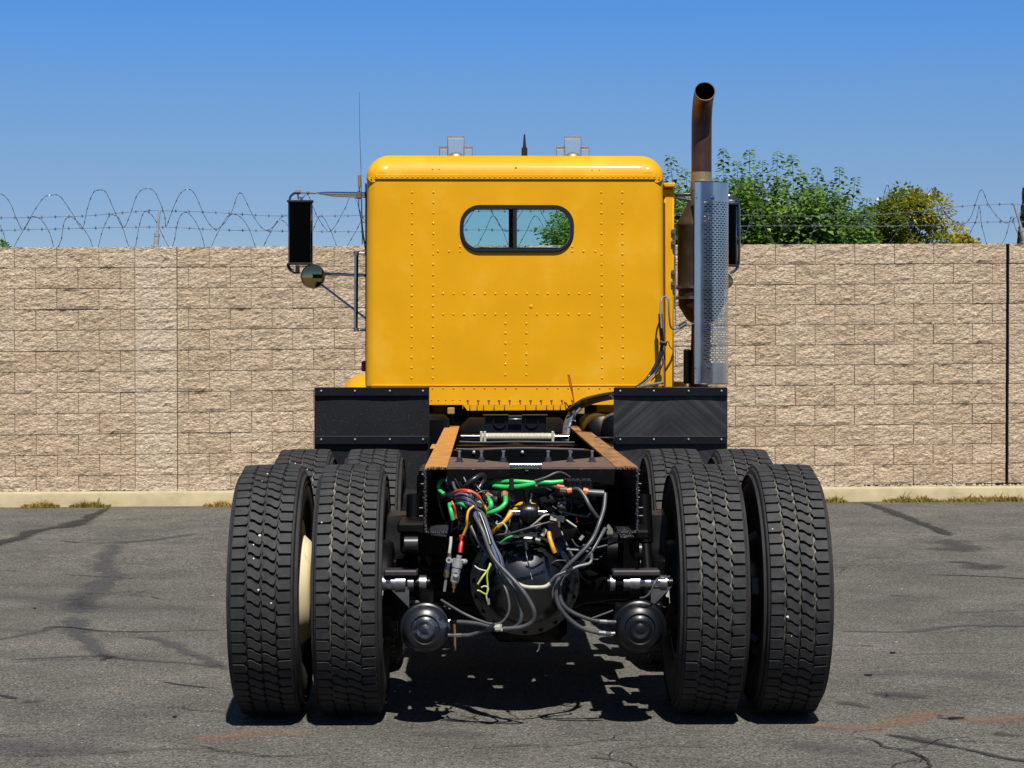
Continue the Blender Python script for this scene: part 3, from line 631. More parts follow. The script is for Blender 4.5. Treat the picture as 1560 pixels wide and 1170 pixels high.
# ------------------------------------------------------------------ building behind the photographer (the mirrors look at it)
BYY = -32.0
bld = empty('warehouse', (2, BYY, 0), 'long dark warehouse with bay doors, behind the photographer, reflected in the round mirror', 'building')
M['siding'] = mat('dark_siding', (0.09, 0.095, 0.105, 1), .7, var=.15, vscale=1.5); M['bay'] = mat('pale_bay_door', (0.38, 0.42, 0.46, 1), .6); M['roofing'] = mat('dark_roofing', (.05, .05, .05, 1), .9)
m_ = MB(); m_.box((-6, BYY - 14, 0), (44, BYY, 7.4)); part('wall', m_, 'siding', bld, smooth=0)
m_ = MB(); m_.box((-6.6, BYY - 14.6, 7.41), (44.6, BYY + .6, 7.9)); part('roof', m_, 'roofing', bld, smooth=0)
for k in range(6):
    x = -3 + k * 7.8; m_ = MB(); m_.bbox((x, BYY + .003, .02), (x + 3.6, BYY + .08, 4.2), .03)
    for q in range(6): m_.box((x + .05, BYY + .081, .1 + q * .68), (x + 3.55, BYY + .10, .66 + q * .68))
    part('bay_door', m_, 'bay' if k in (2, 4, 5) else 'siding', bld, smooth=0)
    m_ = MB(); m_.bbox((x + 4.4, BYY + .003, 5.2), (x + 6.6, BYY + .06, 6.6), .03); part('window', m_, 'mirror_black', bld, smooth=0)

# ------------------------------------------------------------------ razor wire, barbed wire, posts
WY = lambda x: wall_y(x) + 0.10
def along(px, py): # point above the wall at photo position
    d = ray(px, py); k = d.x / d.y; x = 19.6 * k / (1 - 0.07 * k); return W(px, py, WY(x))
def post(px0, py0, px1, py1, label):
    a = along(px0, py0); b = along(px1, py1); e = empty('fence_post', a, label, 'post', 'short metal posts on top of the wall')
    m_ = MB(); m_.cyl(a, b, .013, 10); part('pole', m_, 'pole', e)
    m_ = MB(); m_.cyl(a, a + (b - a) * .28, .026, 12); m_.cyl(a + (b - a) * .28, a + (b - a) * .36, .030, 12); part('base_sleeve', m_, 'pole', e)
    m_ = MB(); m_.lathe(a, (0, 0, 1), [(-.006, .0001), (-.006, .05), (.006, .05), (.006, .02)], 12); part('base_flange', m_, 'pole', e)
post(237.5, 375, 243, 321, 'short galvanised post standing on the wall above the pilaster')
post(1562, 369, 1545, 311, 'short galvanised post leaning left at the far right end of the wall')
def strand(name, pts, label):
    P = smoothpath([along(x, y) for x, y in pts], 5); m_ = MB(); m_.tube(P, .0026, 5, False); L = 0; last = P[0]; acc = 0
    for i in range(len(P) - 1):
        seg = P[i + 1] - P[i]; d = seg.length; t = -acc
        while t + .13 < d:
            t += .13; c = P[i] + seg * (t / d)
            for a in (0.6, 2.4):
                v = Vector((.2, math.sin(a) * .4, math.cos(a))).normalized() * .016; m_.tube([c - v, c + v], .0028, 4, False)
            m_.tube([c - seg / d * .012, c + seg / d * .012], .0055, 5, False)
        acc = (d - t) % .13
    tag(part(name, m_, 'wire', loc=P[0], smooth=60, fix=False), label, 'barbed wire', 'strands of barbed wire above the wall')
strand('barbed_wire', [(-60, 334), (0, 332), (60, 331), (130, 329), (200, 323), (243, 321), (330, 324), (420, 329), (560, 328), (700, 322), (870, 322), (1000, 324), (1130, 328), (1290, 329), (1400, 322), (1470, 314), (1545, 311), (1620, 315)], 'upper strand of barbed wire stretched above the wall')
strand('barbed_wire', [(-60, 352), (0, 351), (120, 348), (240, 346), (330, 350), (420, 352), (560, 353), (700, 350), (870, 352), (1000, 350), (1130, 344.5), (1260, 344.5), (1400, 344), (1480, 339), (1553, 338), (1620, 340)], 'lower strand of barbed wire stretched just above the wall')
def coil(segs, label):
    """concertina: each entry (px, py, depth offset); loops lean towards and away from the yard"""
    P = [W(x, y, along(x, y).y + o) for (x, y, o) in segs]
    C = smoothpath(P, 7); m_ = MB(); m_.tube(C, .0028, 5, False)
    for i in range(3, len(C) - 3, 4):
        t = (C[i + 1] - C[i - 1]).normalized(); m_.tube([C[i] - t * .014, C[i] + t * .014], .0052, 4, False)
    tag(part('razor_wire', m_, 'wire', loc=C[0], smooth=60, fix=False), label, 'razor wire', 'coils of razor wire along the wall')
big = [(-62, 350, .22), (-35, 300, 0), (-20, 296, -.2), (0, 295, -.22), (14, 307, 0), (26, 335, .1), (36, 350, .22), (50, 325, 0), (66, 302, -.2), (79, 297, -.22), (92, 300, -.1), (110, 325, .1), (125, 348, .22), (133, 318, 0), (142, 294, -.2), (152, 289.5, -.22), (162, 294, -.1), (176, 325, .1), (188, 346, .22), (198, 328, .1), (209, 297, -.1), (222, 287.5, -.22), (236, 293, -.15), (250, 325, .1), (253, 345, .22), (262, 322, .05), (274, 296, -.15), (286, 288.5, -.22), (297, 296, -.1), (312, 330, .1), (326, 348, .22), (338, 344, .2), (352, 325, 0), (366, 294, -.22), (385, 328, .05), (403, 350, .22), (418, 344, .2), (430, 330, .05)]
while big[-1][0] < 1180:                      # goes on behind the truck
    x = big[-1][0]; p = rw.uniform(62, 78)
    big += [(x + p * .3, 322, 0), (x + p * .5, 296, -.22), (x + p * .72, 330, .1), (x + p * .98, 352, .22)]
coil(big, 'long high coil of razor wire looping above the wall behind the truck')
coil([(1185, 345, .2), (1200, 320, 0), (1211, 305, -.2), (1225, 330, 0), (1240, 343, .2), (1262, 335, 0), (1275, 305, -.2), (1290, 296, -.1), (1303, 330, .1), (1318, 343, .2), (1340, 320, 0), (1350, 284, -.22), (1354, 286, -.15), (1363, 326, 0), (1383, 344, .2), (1400, 322, 0), (1417, 290, -.2), (1422, 292, -.1), (1437, 320, .1), (1460, 342, .22), (1478, 332, .1), (1494, 290, -.22), (1506, 312, 0), (1522, 333, .15), (1536, 339, .22), (1556, 322, .1), (1576, 292, -.2), (1600, 335, .2)], 'high coil of razor wire at the right, crossing the tree and the open sky')
low = [(-30, 382, .1), (-8, 340, -.1), (4, 352, 0), (14, 384, .15), (30, 360, 0), (46, 333, -.15), (54, 330.5, -.2), (64, 336, -.1), (76, 356, .1), (84, 380, .2), (93, 366, .05), (98, 338, -.1), (108, 330.5, -.2), (122, 342, 0), (136, 362, .1), (146, 384, .2), (156, 352, 0), (166, 330, -.15), (174, 328, -.2), (183, 336, 0), (195, 372, .15), (204, 384, .2), (212, 345, 0), (219, 324, -.2), (228, 325, -.15), (238, 338, 0), (256, 374, .2), (264, 372, .1), (272, 335, -.1), (283, 323.5, -.2), (296, 335, 0), (306, 355, .1), (316, 384, .2), (330, 358, 0), (345, 332, -.1), (355, 326.5, -.2), (368, 332, -.1), (380, 350, .1), (394, 384, .2), (408, 362, 0), (424, 336, -.2), (440, 346, 0), (455, 384, .2)]
while low[-1][0] < 1120:
    x = low[-1][0]; p = rw.uniform(58, 72)
    low += [(x + p * .3, 355, 0), (x + p * .52, 329, -.2), (x + p * .75, 350, .1), (x + p, 384, .2)]
low += [(1142, 340, -.1), (1150, 320, -.2), (1158, 330, 0), (1180, 376, .2), (1192, 345, 0), (1200, 328, -.2), (1212, 346, .1), (1222, 380, .2), (1240, 350, 0), (1262, 325, -.15), (1275, 345, .1), (1290, 378, .2), (1306, 352, 0), (1325, 322, -.2), (1330, 345, 0), (1344, 378, .2), (1372, 345, 0), (1385, 320, -.2), (1384, 345, 0), (1402, 378, .2), (1424, 340, 0), (1433, 318, -.2), (1440, 345, 0), (1460, 380, .2), (1485, 340, 0), (1492, 315, -.2), (1496, 345, .1), (1510, 384, .2), (1530, 365, .1), (1541, 330, -.1), (1548, 350, 0), (1565, 384, .2)]
coil(low, 'long low coil of razor wire just above the wall top')

# ================================================================== TREES
def leaves(mbx, tone, p, d, size, t, rnd, droop=0.4, width=.42):
    d = (d + Vector((0, 0, -droop))).normalized(); s_ = d.cross(Vector((rnd.uniform(-.4, .4), rnd.uniform(-.4, .4), 1)))
    if s_.length < .05: s_ = Vector((1, 0, 0))
    s_.normalize(); n_ = s_.cross(d); w = size * width
    mbx.add([p, p + d * size * .4 + s_ * w + n_ * w * .35, p + d * size, p + d * size * .4 - s_ * w + n_ * w * .35], [(0, 1, 2), (0, 2, 3)]); tone += [t] * 4
def finish_crown(mbx, tone, mt, parent, loc):
    o = part('crown', mbx, mt, parent, loc=loc, smooth=0, fix=False); at = o.data.attributes.new('tone', 'FLOAT', 'POINT'); at.data.foreach_set('value', tone); return o
rt = random.Random(21)
TY = 25.5
base = W(1200, 535, TY); base.z = 0.1
tree = empty('mulberry_tree', base, 'leafy green tree with long upright shoots behind the wall right of the exhaust stack', 'tree')
m_ = MB(); m_.tube(smoothpath([base, base + Vector((.05, 0, .7)), base + Vector((-.04, .05, 1.4))], 4), .12, 10, True, rs=[.17 - .006 * i for i in range(9)]); part('trunk', m_, 'bark', tree)
tips = [(1020, 237, 0), (1043, 256, .2), (1101, 226, 0), (1142, 227, .1), (1185, 230, 0), (1206, 234, .2), (1245, 254, 0), (1279, 254, .1), (1303, 270, 0), (1321, 301, 0), (1162, 244, -.2), (1122, 245, .2), (1225, 262, -.1), (1088, 270, -.2), (1262, 275, .2), (1006, 262, .2), (985, 280, 0), (960, 290, 0), (930, 300, 0), (900, 305, .1), (870, 318, 0), (850, 322, .1), (835, 335, 0), (820, 345, .1)]
for i in range(560):
    x = rt.uniform(830, 1325); top = 262 + max(0, (x - 1200) / 120) ** 1.5 * 38 + (max(0, 1100 - x) / 270) * 52; tips.append((x, top + 2 + 98 * rt.random() ** .95, rt.uniform(-1.2, 1.2)))
crown = MB(); tone = []; br = MB()
fork = base + Vector((0, 0, 1.35))
for i, (px, py, dy) in enumerate(tips):
    tip = W(px, py, TY + dy); root = fork + Vector(((tip.x - fork.x) * .72, dy * .5, rt.uniform(.1, .5)))
    mid = root + Vector(((tip.x - root.x) * .55 + rt.uniform(-.06, .06), dy * .3, (tip.z - root.z) * .5))
    C = smoothpath([root, mid, tip], 10)
    if i < 60: br.tube([fork + (root - fork) * .2] + C, .008, 5, False, rs=[.03] + [.014 - .0125 * k / len(C) for k in range(len(C))])
    Ln = sum((C[k + 1] - C[k]).length for k in range(len(C) - 1)); nl = int(Ln / .0125); tn = rt.uniform(0, .5)
    for k in range(nl):
        u = k / nl; j = min(int(u * (len(C) - 1)), len(C) - 2); p = C[j].lerp(C[j + 1], u * (len(C) - 1) - j)
        if p.z < 2.2: continue
        a = k * 2.4 + i; out = Vector((math.cos(a), math.sin(a) * .9, .25)); spread = .01 + (1 - u) ** .8 * .36 * rt.random()
        leaves(crown, tone, p + out * spread, out + Vector((rt.uniform(-.3, .3), 0, rt.uniform(-.4, .3))), rt.uniform(.075, .125) * (1.05 - .45 * u ** 4), min(1, max(0, tn + rt.gauss(.2, .22))), rt, .5)
finish_crown(crown, tone, 'leaf', tree, base); part('branches', br, 'bark', tree, smooth=50, fix=False)

def bush(name, px0, px1, ptop, TYb, shape, n, mt, size, label, cat='tree', tonef=None, trunkr=.1):
    b = W((px0 + px1) / 2, 535, TYb); b.z = .1; t = empty(name, b, label, cat)
    x0, x1 = W(px0, 400, TYb).x, W(px1, 400, TYb).x; zt = W(px0, ptop, TYb).z; w = (x1 - x0) / 2; cx = (x0 + x1) / 2
    m_ = MB(); m_.tube([b, b + Vector((.02, 0, zt * .3)), Vector((cx, TYb, zt * .6))], trunkr, 8, True, rs=[trunkr, trunkr * .8, trunkr * .4])
    r2 = random.Random(5 + int(px0)); clumps = []
    for i in range(46):
        u = r2.uniform(-.95, .95); zz = zt * (1 - .5 * r2.random() ** 1.5 * 1.0) * 1.0; zz = min(zz, shape(u) * zt)
        clumps.append((Vector((cx + u * w, TYb + r2.uniform(-.7, .7) * w * .7, zz - .12)), r2.uniform(.14, .32) * min(1, w / .8), r2.random()))
        if i % 3 == 0: m_.tube([Vector((cx, TYb, zt * .45)), clumps[-1][0]], .012, 4, False)
    part('trunk', m_, 'bark', t, smooth=50)
    cr = MB(); tn = []
    for i in range(n):
        c, r_, q = clumps[r2.randrange(len(clumps))]; v = Vector((r2.gauss(0, 1), r2.gauss(0, 1), r2.gauss(0, 1))); v.normalize(); p = c + v * r_ * r2.uniform(.55, 1.12)
        leaves(cr, tn, p, v + Vector((r2.uniform(-.6, .6), r2.uniform(-.6, .6), 0)), size * r2.uniform(.6, 1.2), min(1, max(0, (tonef((p.x - x0) / (x1 - x0), q) if tonef else q) + r2.gauss(0, .15))), r2, .15, .5)
    finish_crown(cr, tn, mt, t, b)
bush('yellowing_tree', 1296, 1484, 292, 29.0, lambda u: 1.0 - .10 * abs(u + .05) - .22 * abs(u) ** 4, 21000, 'leaf_yellow', .055, 'small tree with yellowing autumn leaves behind the wall, right of the green tree', tonef=lambda u, q: .08 + .72 * max(0, u - .22) + .35 * (q - .5))
bush('small_tree', 1440, 1494, 341, 28.0, lambda u: 1 - .12 * abs(u), 2600, 'leaf_yellow', .05, 'low olive leafed bush peeking over the wall at the foot of the yellowing tree', 'bush', lambda u, q: .35 + .3 * q, .04)
bush('bush', -60, 30, 357, 25.0, lambda u: 1 - .06 * abs(u) - .05 * max(0, u), 3600, 'leaf', .06, 'green bush just showing over the wall at the far left edge', 'bush', lambda u, q: .4 + .6 * q, .05)
# cypress
cb = W(1574, 535, 33.0); cb.z = 0.1; cy = empty('cypress_tree', cb, 'dark narrow cypress cut by the right edge of the photo', 'tree')
m_ = MB(); m_.cyl(cb, cb + Vector((0, 0, 3.2)), .09, 8, r2=.03); part('trunk', m_, 'bark', cy)
cr = MB(); tn = []; zt = W(1574, 236, 33.0).z
for i in range(9000):
    u = rt.random() ** .8; z = .5 + (zt - .5) * u; r_ = .36 * (1 - max(0, u - .45) ** 1.3 / .55 ** 1.3 * .8) * (.85 + .25 * noise.noise(Vector((z * 3, i % 7, 0)))); a = rt.uniform(0, 6.283)
    p = Vector((cb.x + math.cos(a) * r_, cb.y + math.sin(a) * r_, z)); leaves(cr, tn, p, Vector((math.cos(a) * .3, math.sin(a) * .3, 1)), rt.uniform(.05, .11), rt.random(), rt, 0, .25)
finish_crown(cr, tn, 'leaf_dark', cy, cb)

# ================================================================== TRUCK
X0 = 0.197; YA = 8.30; YB = 9.62; TR = 0.525
truck = empty('truck', (X0, YA, 0), 'yellow truck seen from behind, bare black chassis on dual tyres, parked before the wall', 'truck')
rk = random.Random(3)

# ---- tyres: one casing mesh with real tread blocks, shared by all eight wheels
def tyre_mesh(groove_mat, name):
    m_ = MB(); seg = 96
    half = [(.100, .286), (.112, .292), (.122, .305), (.132, .330), (.139, .365), (.141, .400), (.139, .435), (.1385, .437), (.1375, .441), (.134, .468), (.132, .474), (.129, .492), (.126, .504), (.119, .509)]
    prof = [(-a, r) for a, r in half] + [(.0, .5115)] + [(a, r) for a, r in reversed(half)]
    m_.lathe((0, 0, 0), (1, 0, 0), prof, seg)
    k = len(prof) - 1
    for i in range(k):
        if 12 <= i <= 15:
            for j in range(seg): m_.m[i * seg + j] = 1
    m_.lathe((0, 0, 0), (1, 0, 0), [(-.100, .286), (-.09, .30), (0, .31), (.09, .30), (.100, .286)], 48)
    # moulded ring ribs on the sidewalls
    for r_ in (.452, .478):
        for sx in (-1, 1): m_.lathe((0, 0, 0), (1, 0, 0), [(sx * .134, r_ - .004), (sx * .1405, r_ - .002), (sx * .1405, r_ + .002), (sx * .130, r_ + .006)], seg)
    # stone-dusty strips in the three long grooves
    for x in (-.060, .000, .060):
        m_.lathe((0, 0, 0), (1, 0, 0), [(x - .010, .5120), (x + .010, .5120)], seg, 2)
    NB = 68; dth = 2 * math.pi / NB; rt_, rb = .5250, .5085
    pitch = 2 * math.pi * rt_ / NB
    def blockpoly(row):
        h = pitch
        if row in (1, 2):
            w = .0262; o = h * .25 if row == 1 else -h * .12
            top = [(-w - .001, .24), (-w + .003, .31), (-.010, .28), (-.002, .20), (.010, -.02), (w - .008, -.09), (w - .001, -.16)]
            bot = [(w + .003, -.45), (w + .0035, -.70), (w - .001, -.97), (w - .006, -1.0), (.008, -.93), (-.004, -.70), (-.012, -.62), (-w + .002, -.61), (-w + .002, -.40), (-w - .002, -.10)]
            pts = [(u, v * h * .97 + h * .36 + o) for u, v in top] + [(u, (v + .13) * h * .97 + h * .36 + o) for u, v in bot]
            c = -.030 if row == 1 else .030
            return [(c + u * .98, v) for u, v in pts]
        if row == 0: pts = [(-.118, .42), (-.080, .44), (-.070, .41), (-.067, .26), (-.062, .10), (-.0615, -.22), (-.067, -.39), (-.078, -.42), (-.118, -.43)]
        else: pts = [(.118, .44), (.085, .42), (.067, .39), (.0615, .24), (.061, -.02), (.067, -.18), (.070, -.40), (.082, -.41), (.118, -.40)]
        return [(u, v * h * .97 + (h * .42 if row == 3 else 0)) for u, v in pts]
    rr = random.Random(5)
    for row in range(4):
        P = blockpoly(row); n = len(P); cu = sum(p[0] for p in P) / n; cv = sum(p[1] for p in P) / n
        for b in range(NB):
            th0 = b * dth; lift = rr.uniform(-.0012, .0012)
            def pt(u, v, r_):
                a = th0 + v / rt_; cr_ = r_ - (abs(u) / .118) ** 3 * .0035; return (u, -math.cos(a) * cr_, math.sin(a) * cr_)
            vs = [pt(u, v, rb - .002) for u, v in P] + [pt(u, v, rt_ + lift - .0022) for u, v in P] + [pt(cu + (u - cu) * .965, cv + (v - cv) * .96, rt_ + lift) for u, v in P]
            fs = [(i, (i + 1) % n, n + (i + 1) % n, n + i) for i in range(n)] + [(n + i, n + (i + 1) % n, 2 * n + (i + 1) % n, 2 * n + i) for i in range(n)] + [tuple(range(2 * n, 3 * n))]
            o = len(m_.v); m_.v += vs; m_.f += [tuple(i + o for i in f) for f in fs]; m_.m += [1] * n + [3] * n + [3]
    return make_mesh(name, m_, ['sidewall', 'groove', groove_mat, 'tread'], (0, 0, 0), smooth=35, fix=False)
TY_D = tyre_mesh('groove', 'tyre'); TY_L = tyre_mesh('groove_dust', 'tyre_dusty')
def rim_mesh(mt):
    m_ = MB()
    m_.lathe((0, 0, 0), (1, 0, 0), [(-.112, .300), (-.116, .296), (-.114, .286), (-.098, .280), (-.09, .268), (-.03, .262), (.02, .252), (.07, .262), (.098, .280), (.114, .286), (.116, .296), (.112, .300)], 56)
    # dished disc with hand holes (disc lies at the +x side)
    n = 60; rad = [(.060, .258), (.085, .250), (.118, .235), (.150, .205), (.163, .188), (.163, .140), (.163, .110)]
    vs = []; m = len(rad)
    for a, r_ in rad:
        for k in range(n): t = 2 * math.pi * k / n; vs.append((a, r_ * math.cos(t), r_ * math.sin(t)))
    fs = [(i * n + k, i * n + (k + 1) % n, (i + 1) * n + (k + 1) % n, (i + 1) * n + k) for i in range(m - 1) for k in range(n) if not (i == 2 and k % 12 < 3 and mt != 'cream_rim')]
    m_.add(vs, fs)
    return make_mesh('wheel', m_, mt, (0, 0, 0), smooth=40)
RIMS = {'cream': rim_mesh('cream_rim'), 'black': rim_mesh('black_rim')}
def wheel(x, y, inner_side, rim, dusty, spin, label=None, tl=None):
    """inner_side = +1 when the disc points to +x"""
    o = bpy.data.objects.new('wheel', RIMS[rim]); reg(o, (x, y, TR), truck)
    o.rotation_euler = (0, 0, math.pi) if inner_side < 0 else (-.42, 0, 0)
    t = bpy.data.objects.new('tyre', TY_L if dusty else TY_D); COL.objects.link(t); t.parent = o
    t.rotation_euler = (spin, 0, math.pi if inner_side < 0 else 0); LOC[t.name] = Vector((x, y, TR))
    if inner_side < 0: t.rotation_euler = (Matrix.Rotation(math.pi, 3, 'Z') @ Matrix.Rotation(spin, 3, 'X')).to_euler()
    tag(o, label); tag(t, tl); return o
wheel(X0 - 1.078, YA, 1, 'cream', False, .03, 'cream painted wheel', 'tyre with small white stones caught in its tread')
wheel(X0 - .742, YA, -1, 'cream', True, .05)
wheel(X0 + .735, YA, 1, 'black', True, .02)
wheel(X0 + 1.070, YA, -1, 'black', True, .045)
wheel(X0 - 1.062, YB, 1, 'cream', True, .01)
wheel(X0 - .725, YB, -1, 'black', False, .06)
wheel(X0 + .735, YB, 1, 'black', False, .035)
wheel(X0 + 1.070, YB, -1, 'black', True, .0)
m_ = MB()                                    # stones stuck in the outer left tread
for (px, py, s) in ((407.5, 722, 6), (395.5, 816, 9), (386, 830, 5), (386.5, 851, 7), (393.6, 899, 7), (413, 919, 6), (399, 733, 3), (490, 796, 5), (558, 795, 4), (1200, 940, 9), (1206, 969, 4), (1207, 754, 3), (1177, 806, 5), (450, 706, 5), (468, 715, 4)):
    D = ray(px, py); xw = CAM.x; best = None; Yc = YB if (px, py) in ((450, 706), (468, 715)) else YA
    for k in range(400):
        Y = Yc - .56 + k * .0015; p = CAM + D * (Y / D.y)
        if (p.y - Yc) ** 2 + (p.z - TR) ** 2 < .5255 ** 2: best = p; break
    if best: m_.dome(best + Vector((0, .001, 0)), (best - Vector((best.x, Yc, TR))).normalized(), s / 2 * 8 / F * .55, s * .0005, 6, 2)
part('tread_stones', m_, mat('white_pebble', (.62, .60, .55, 1), .8), truck, smooth=0, kind='stuff')
# flat blue disc between the right duals
m_ = MB(); c = W(1158, 960, 8.28); m_.lathe((c.x + .012, 8.28, c.z), (1, 0, 0), [(0, .0001), (0, .042), (.008, .040)], 24); part('blue_disc', m_, 'blue', truck, label='blue spot between the right dual tyres')

# ---- axles
for ax, Y in ((0, YA), (1, YB)):
    z = TR + .02
    m_ = MB(); m_.tube([(X0 - .62, Y, z), (X0 - .36, Y, z), (X0 - .25, Y, z + .02), (X0 - .10, Y, z + .03), (X0 + .08, Y, z + .03), (X0 + .24, Y, z + .02), (X0 + .36, Y, z), (X0 + .62, Y, z)], .1, 20, rs=[.068, .072, .11, .2, .2, .11, .072, .068])
    h = part('axle_housing', m_, 'black', truck)
    m_ = MB(); cc = Vector((W(801, 880, 8.0).x, Y - .12, W(801, 891, 8.02).z))
    m_.lathe(cc, (0, -1, 0), [(-.14, .215), (-.02, .215), (.0, .228), (.015, .228), (.017, .208), (.040, .206), (.044, .192)] + [(.044 + .18 * math.cos(q_) * .80 - .02, .18 * math.sin(q_)) for q_ in [1.40 - .10 * i_ for i_ in range(14)]] + [(.168, .0001)], 48)
    c_ = part('differential_cover', m_, mat('differential_paint', (.004, .005, .007, 1), .32, spec=.75, coat=.25, dust=(.03, .03, .035, 1), dscale=14, damt=(.55, .9)), truck, smooth=60)
    m_ = MB()
    for k in range(20):
        a = 2 * math.pi * k / 20; p = cc + Vector((math.cos(a) * .212, -.015, math.sin(a) * .212)); m_.lathe(p, (0, -1, 0), [(0, .011), (.01, .011), (.012, .006), (.02, .005), (.02, .0001)], 6)
    part('cover_bolts', m_, 'black', c_, smooth=0, kind='stuff')
    for s_ in (-1, 1):
        m_ = MB(); m_.lathe((X0 + s_ * .575, Y, z - .02), (s_, 0, 0), [(-.01, .0001), (-.01, .13), (0, .195), (.02, .208), (.16, .208), (.165, .19), (.17, .0001)], 32); part('brake_drum', m_, 'black', truck)
    # torque rod and stabiliser bar
    m_ = MB(); m_.tube([(X0, Y + .05, z + .24), (X0 + .05, Y + .65, z + .30)], .03, 12); part('torque_rod', m_, 'black', truck)
m_ = MB(); m_.tube([(X0, YA + .2, TR + .05), (X0, YB - .25, TR + .05)], .055, 16); part('interaxle_shaft', m_, 'black', truck)
m_ = MB(); m_.tube([(X0, YB + .2, TR + .05), (X0, 11.9, .72)], .06, 16); part('driveshaft', m_, 'black', truck)

# ---- brake chambers hanging behind the rear axle
for (px, py, r_, mt) in ((648, 958, .096, 'black_dusty'), (974.5, 957, .102, 'black_gloss')):
    c = W(px, py, 7.88)
    m_ = MB(); m_.lathe(c, (0, -1, 0), [(-.20, .0001), (-.20, .05), (-.15, r_ * .92), (-.05, r_), (-.045, r_ * 1.04), (-.025, r_ * 1.04), (-.02, r_ * .97), (0, r_ * .93), (.016, r_ * .80), (.024, r_ * .62), (.018, r_ * .56), (.022, r_ * .45), (.034, r_ * .36), (.030, r_ * .22), (.036, r_ * .10), (.036, .0001)], 44)
    bc = part('brake_chamber', m_, mt, truck, label='dusty black brake chamber' if mt == 'black_dusty' else None)
    m_ = MB(); m_.lathe(c, (0, -1, 0), [(-.052, r_ * 1.0), (-.05, r_ * 1.09), (-.03, r_ * 1.09), (-.028, r_ * 1.0)], 44); m_.bbox(c + Vector((r_ * .62, .03, r_ * .68)), c + Vector((r_ * .95, .06, r_ * .95)), .006); m_.cyl(c + Vector((r_ * .6, .045, r_ * .85)), c + Vector((r_ * 1.05, .045, r_ * .75)), .006, 8); part('clamp_ring', m_, 'black', bc)
    m_ = MB(); m_.cyl(c + Vector((0, .19, 0)), c + Vector((0, .36, .05)), .016, 10); m_.bbox(c + Vector((-.03, .2, -.01)), c + Vector((.03, .215, .16)), .004); part('chamber_bracket', m_, 'black', bc)
    # second chamber on the forward axle
    m_ = MB(); c2 = c + Vector((0, YB - YA, 0)); m_.lathe(c2, (0, -1, 0), [(-.2, .0001), (-.2, .05), (-.15, .09), (0, .09), (.03, .05), (.036, .0001)], 24); part('brake_chamber', m_, 'black', truck)
# S-cam tubes and slack adjusters
for s_, xa, xb in ((-1, 578, 655), (1, 925, 1024)):
    a = W(xa, 888, 7.98); b = W(xb, 888, 7.98)
    m_ = MB(); m_.cyl(a, b, .024, 18); tube = part('camshaft_tube', m_, 'black', truck)
    for f_, w, r_ in ((.08, .010, .031), (.3, .014, .032), (.42, .02, .036), (.62, .012, .030), (.86, .014, .032)):
        p = a.lerp(b, f_); m_ = MB(); m_.cyl(p - Vector((w, 0, 0)), p + Vector((w, 0, 0)), r_, 14); part('camshaft_collar', m_, 'steel', tube)
    m_ = MB(); m_.cyl(a.lerp(b, .1 if s_ < 0 else .42), a.lerp(b, .52 if s_ < 0 else .92), .0285, 18); part('camshaft_sleeve', m_, 'chrome_soft', tube)
    p = a.lerp(b, .5); m_ = MB(); m_.bbox((min(a.x, b.x) + .02, 7.94, a.z + .03), (max(a.x, b.x) - .05, 8.05, a.z + .055), .006); part('cam_plate', m_, 'plate', tube, smooth=0); m_ = MB()
    q = W(612 if s_ < 0 else 1003, 905, 7.96); m_.prism([q + Vector((-.055 * -s_, 0, .03)), q + Vector((.03, 0, .03)) if s_ < 0 else q + Vector((-.03, 0, .03)), q + Vector((.03 * -s_, 0, -.055))], (0, .03, 0)); part('cam_bracket', m_, 'hose_grey', tube, smooth=0)

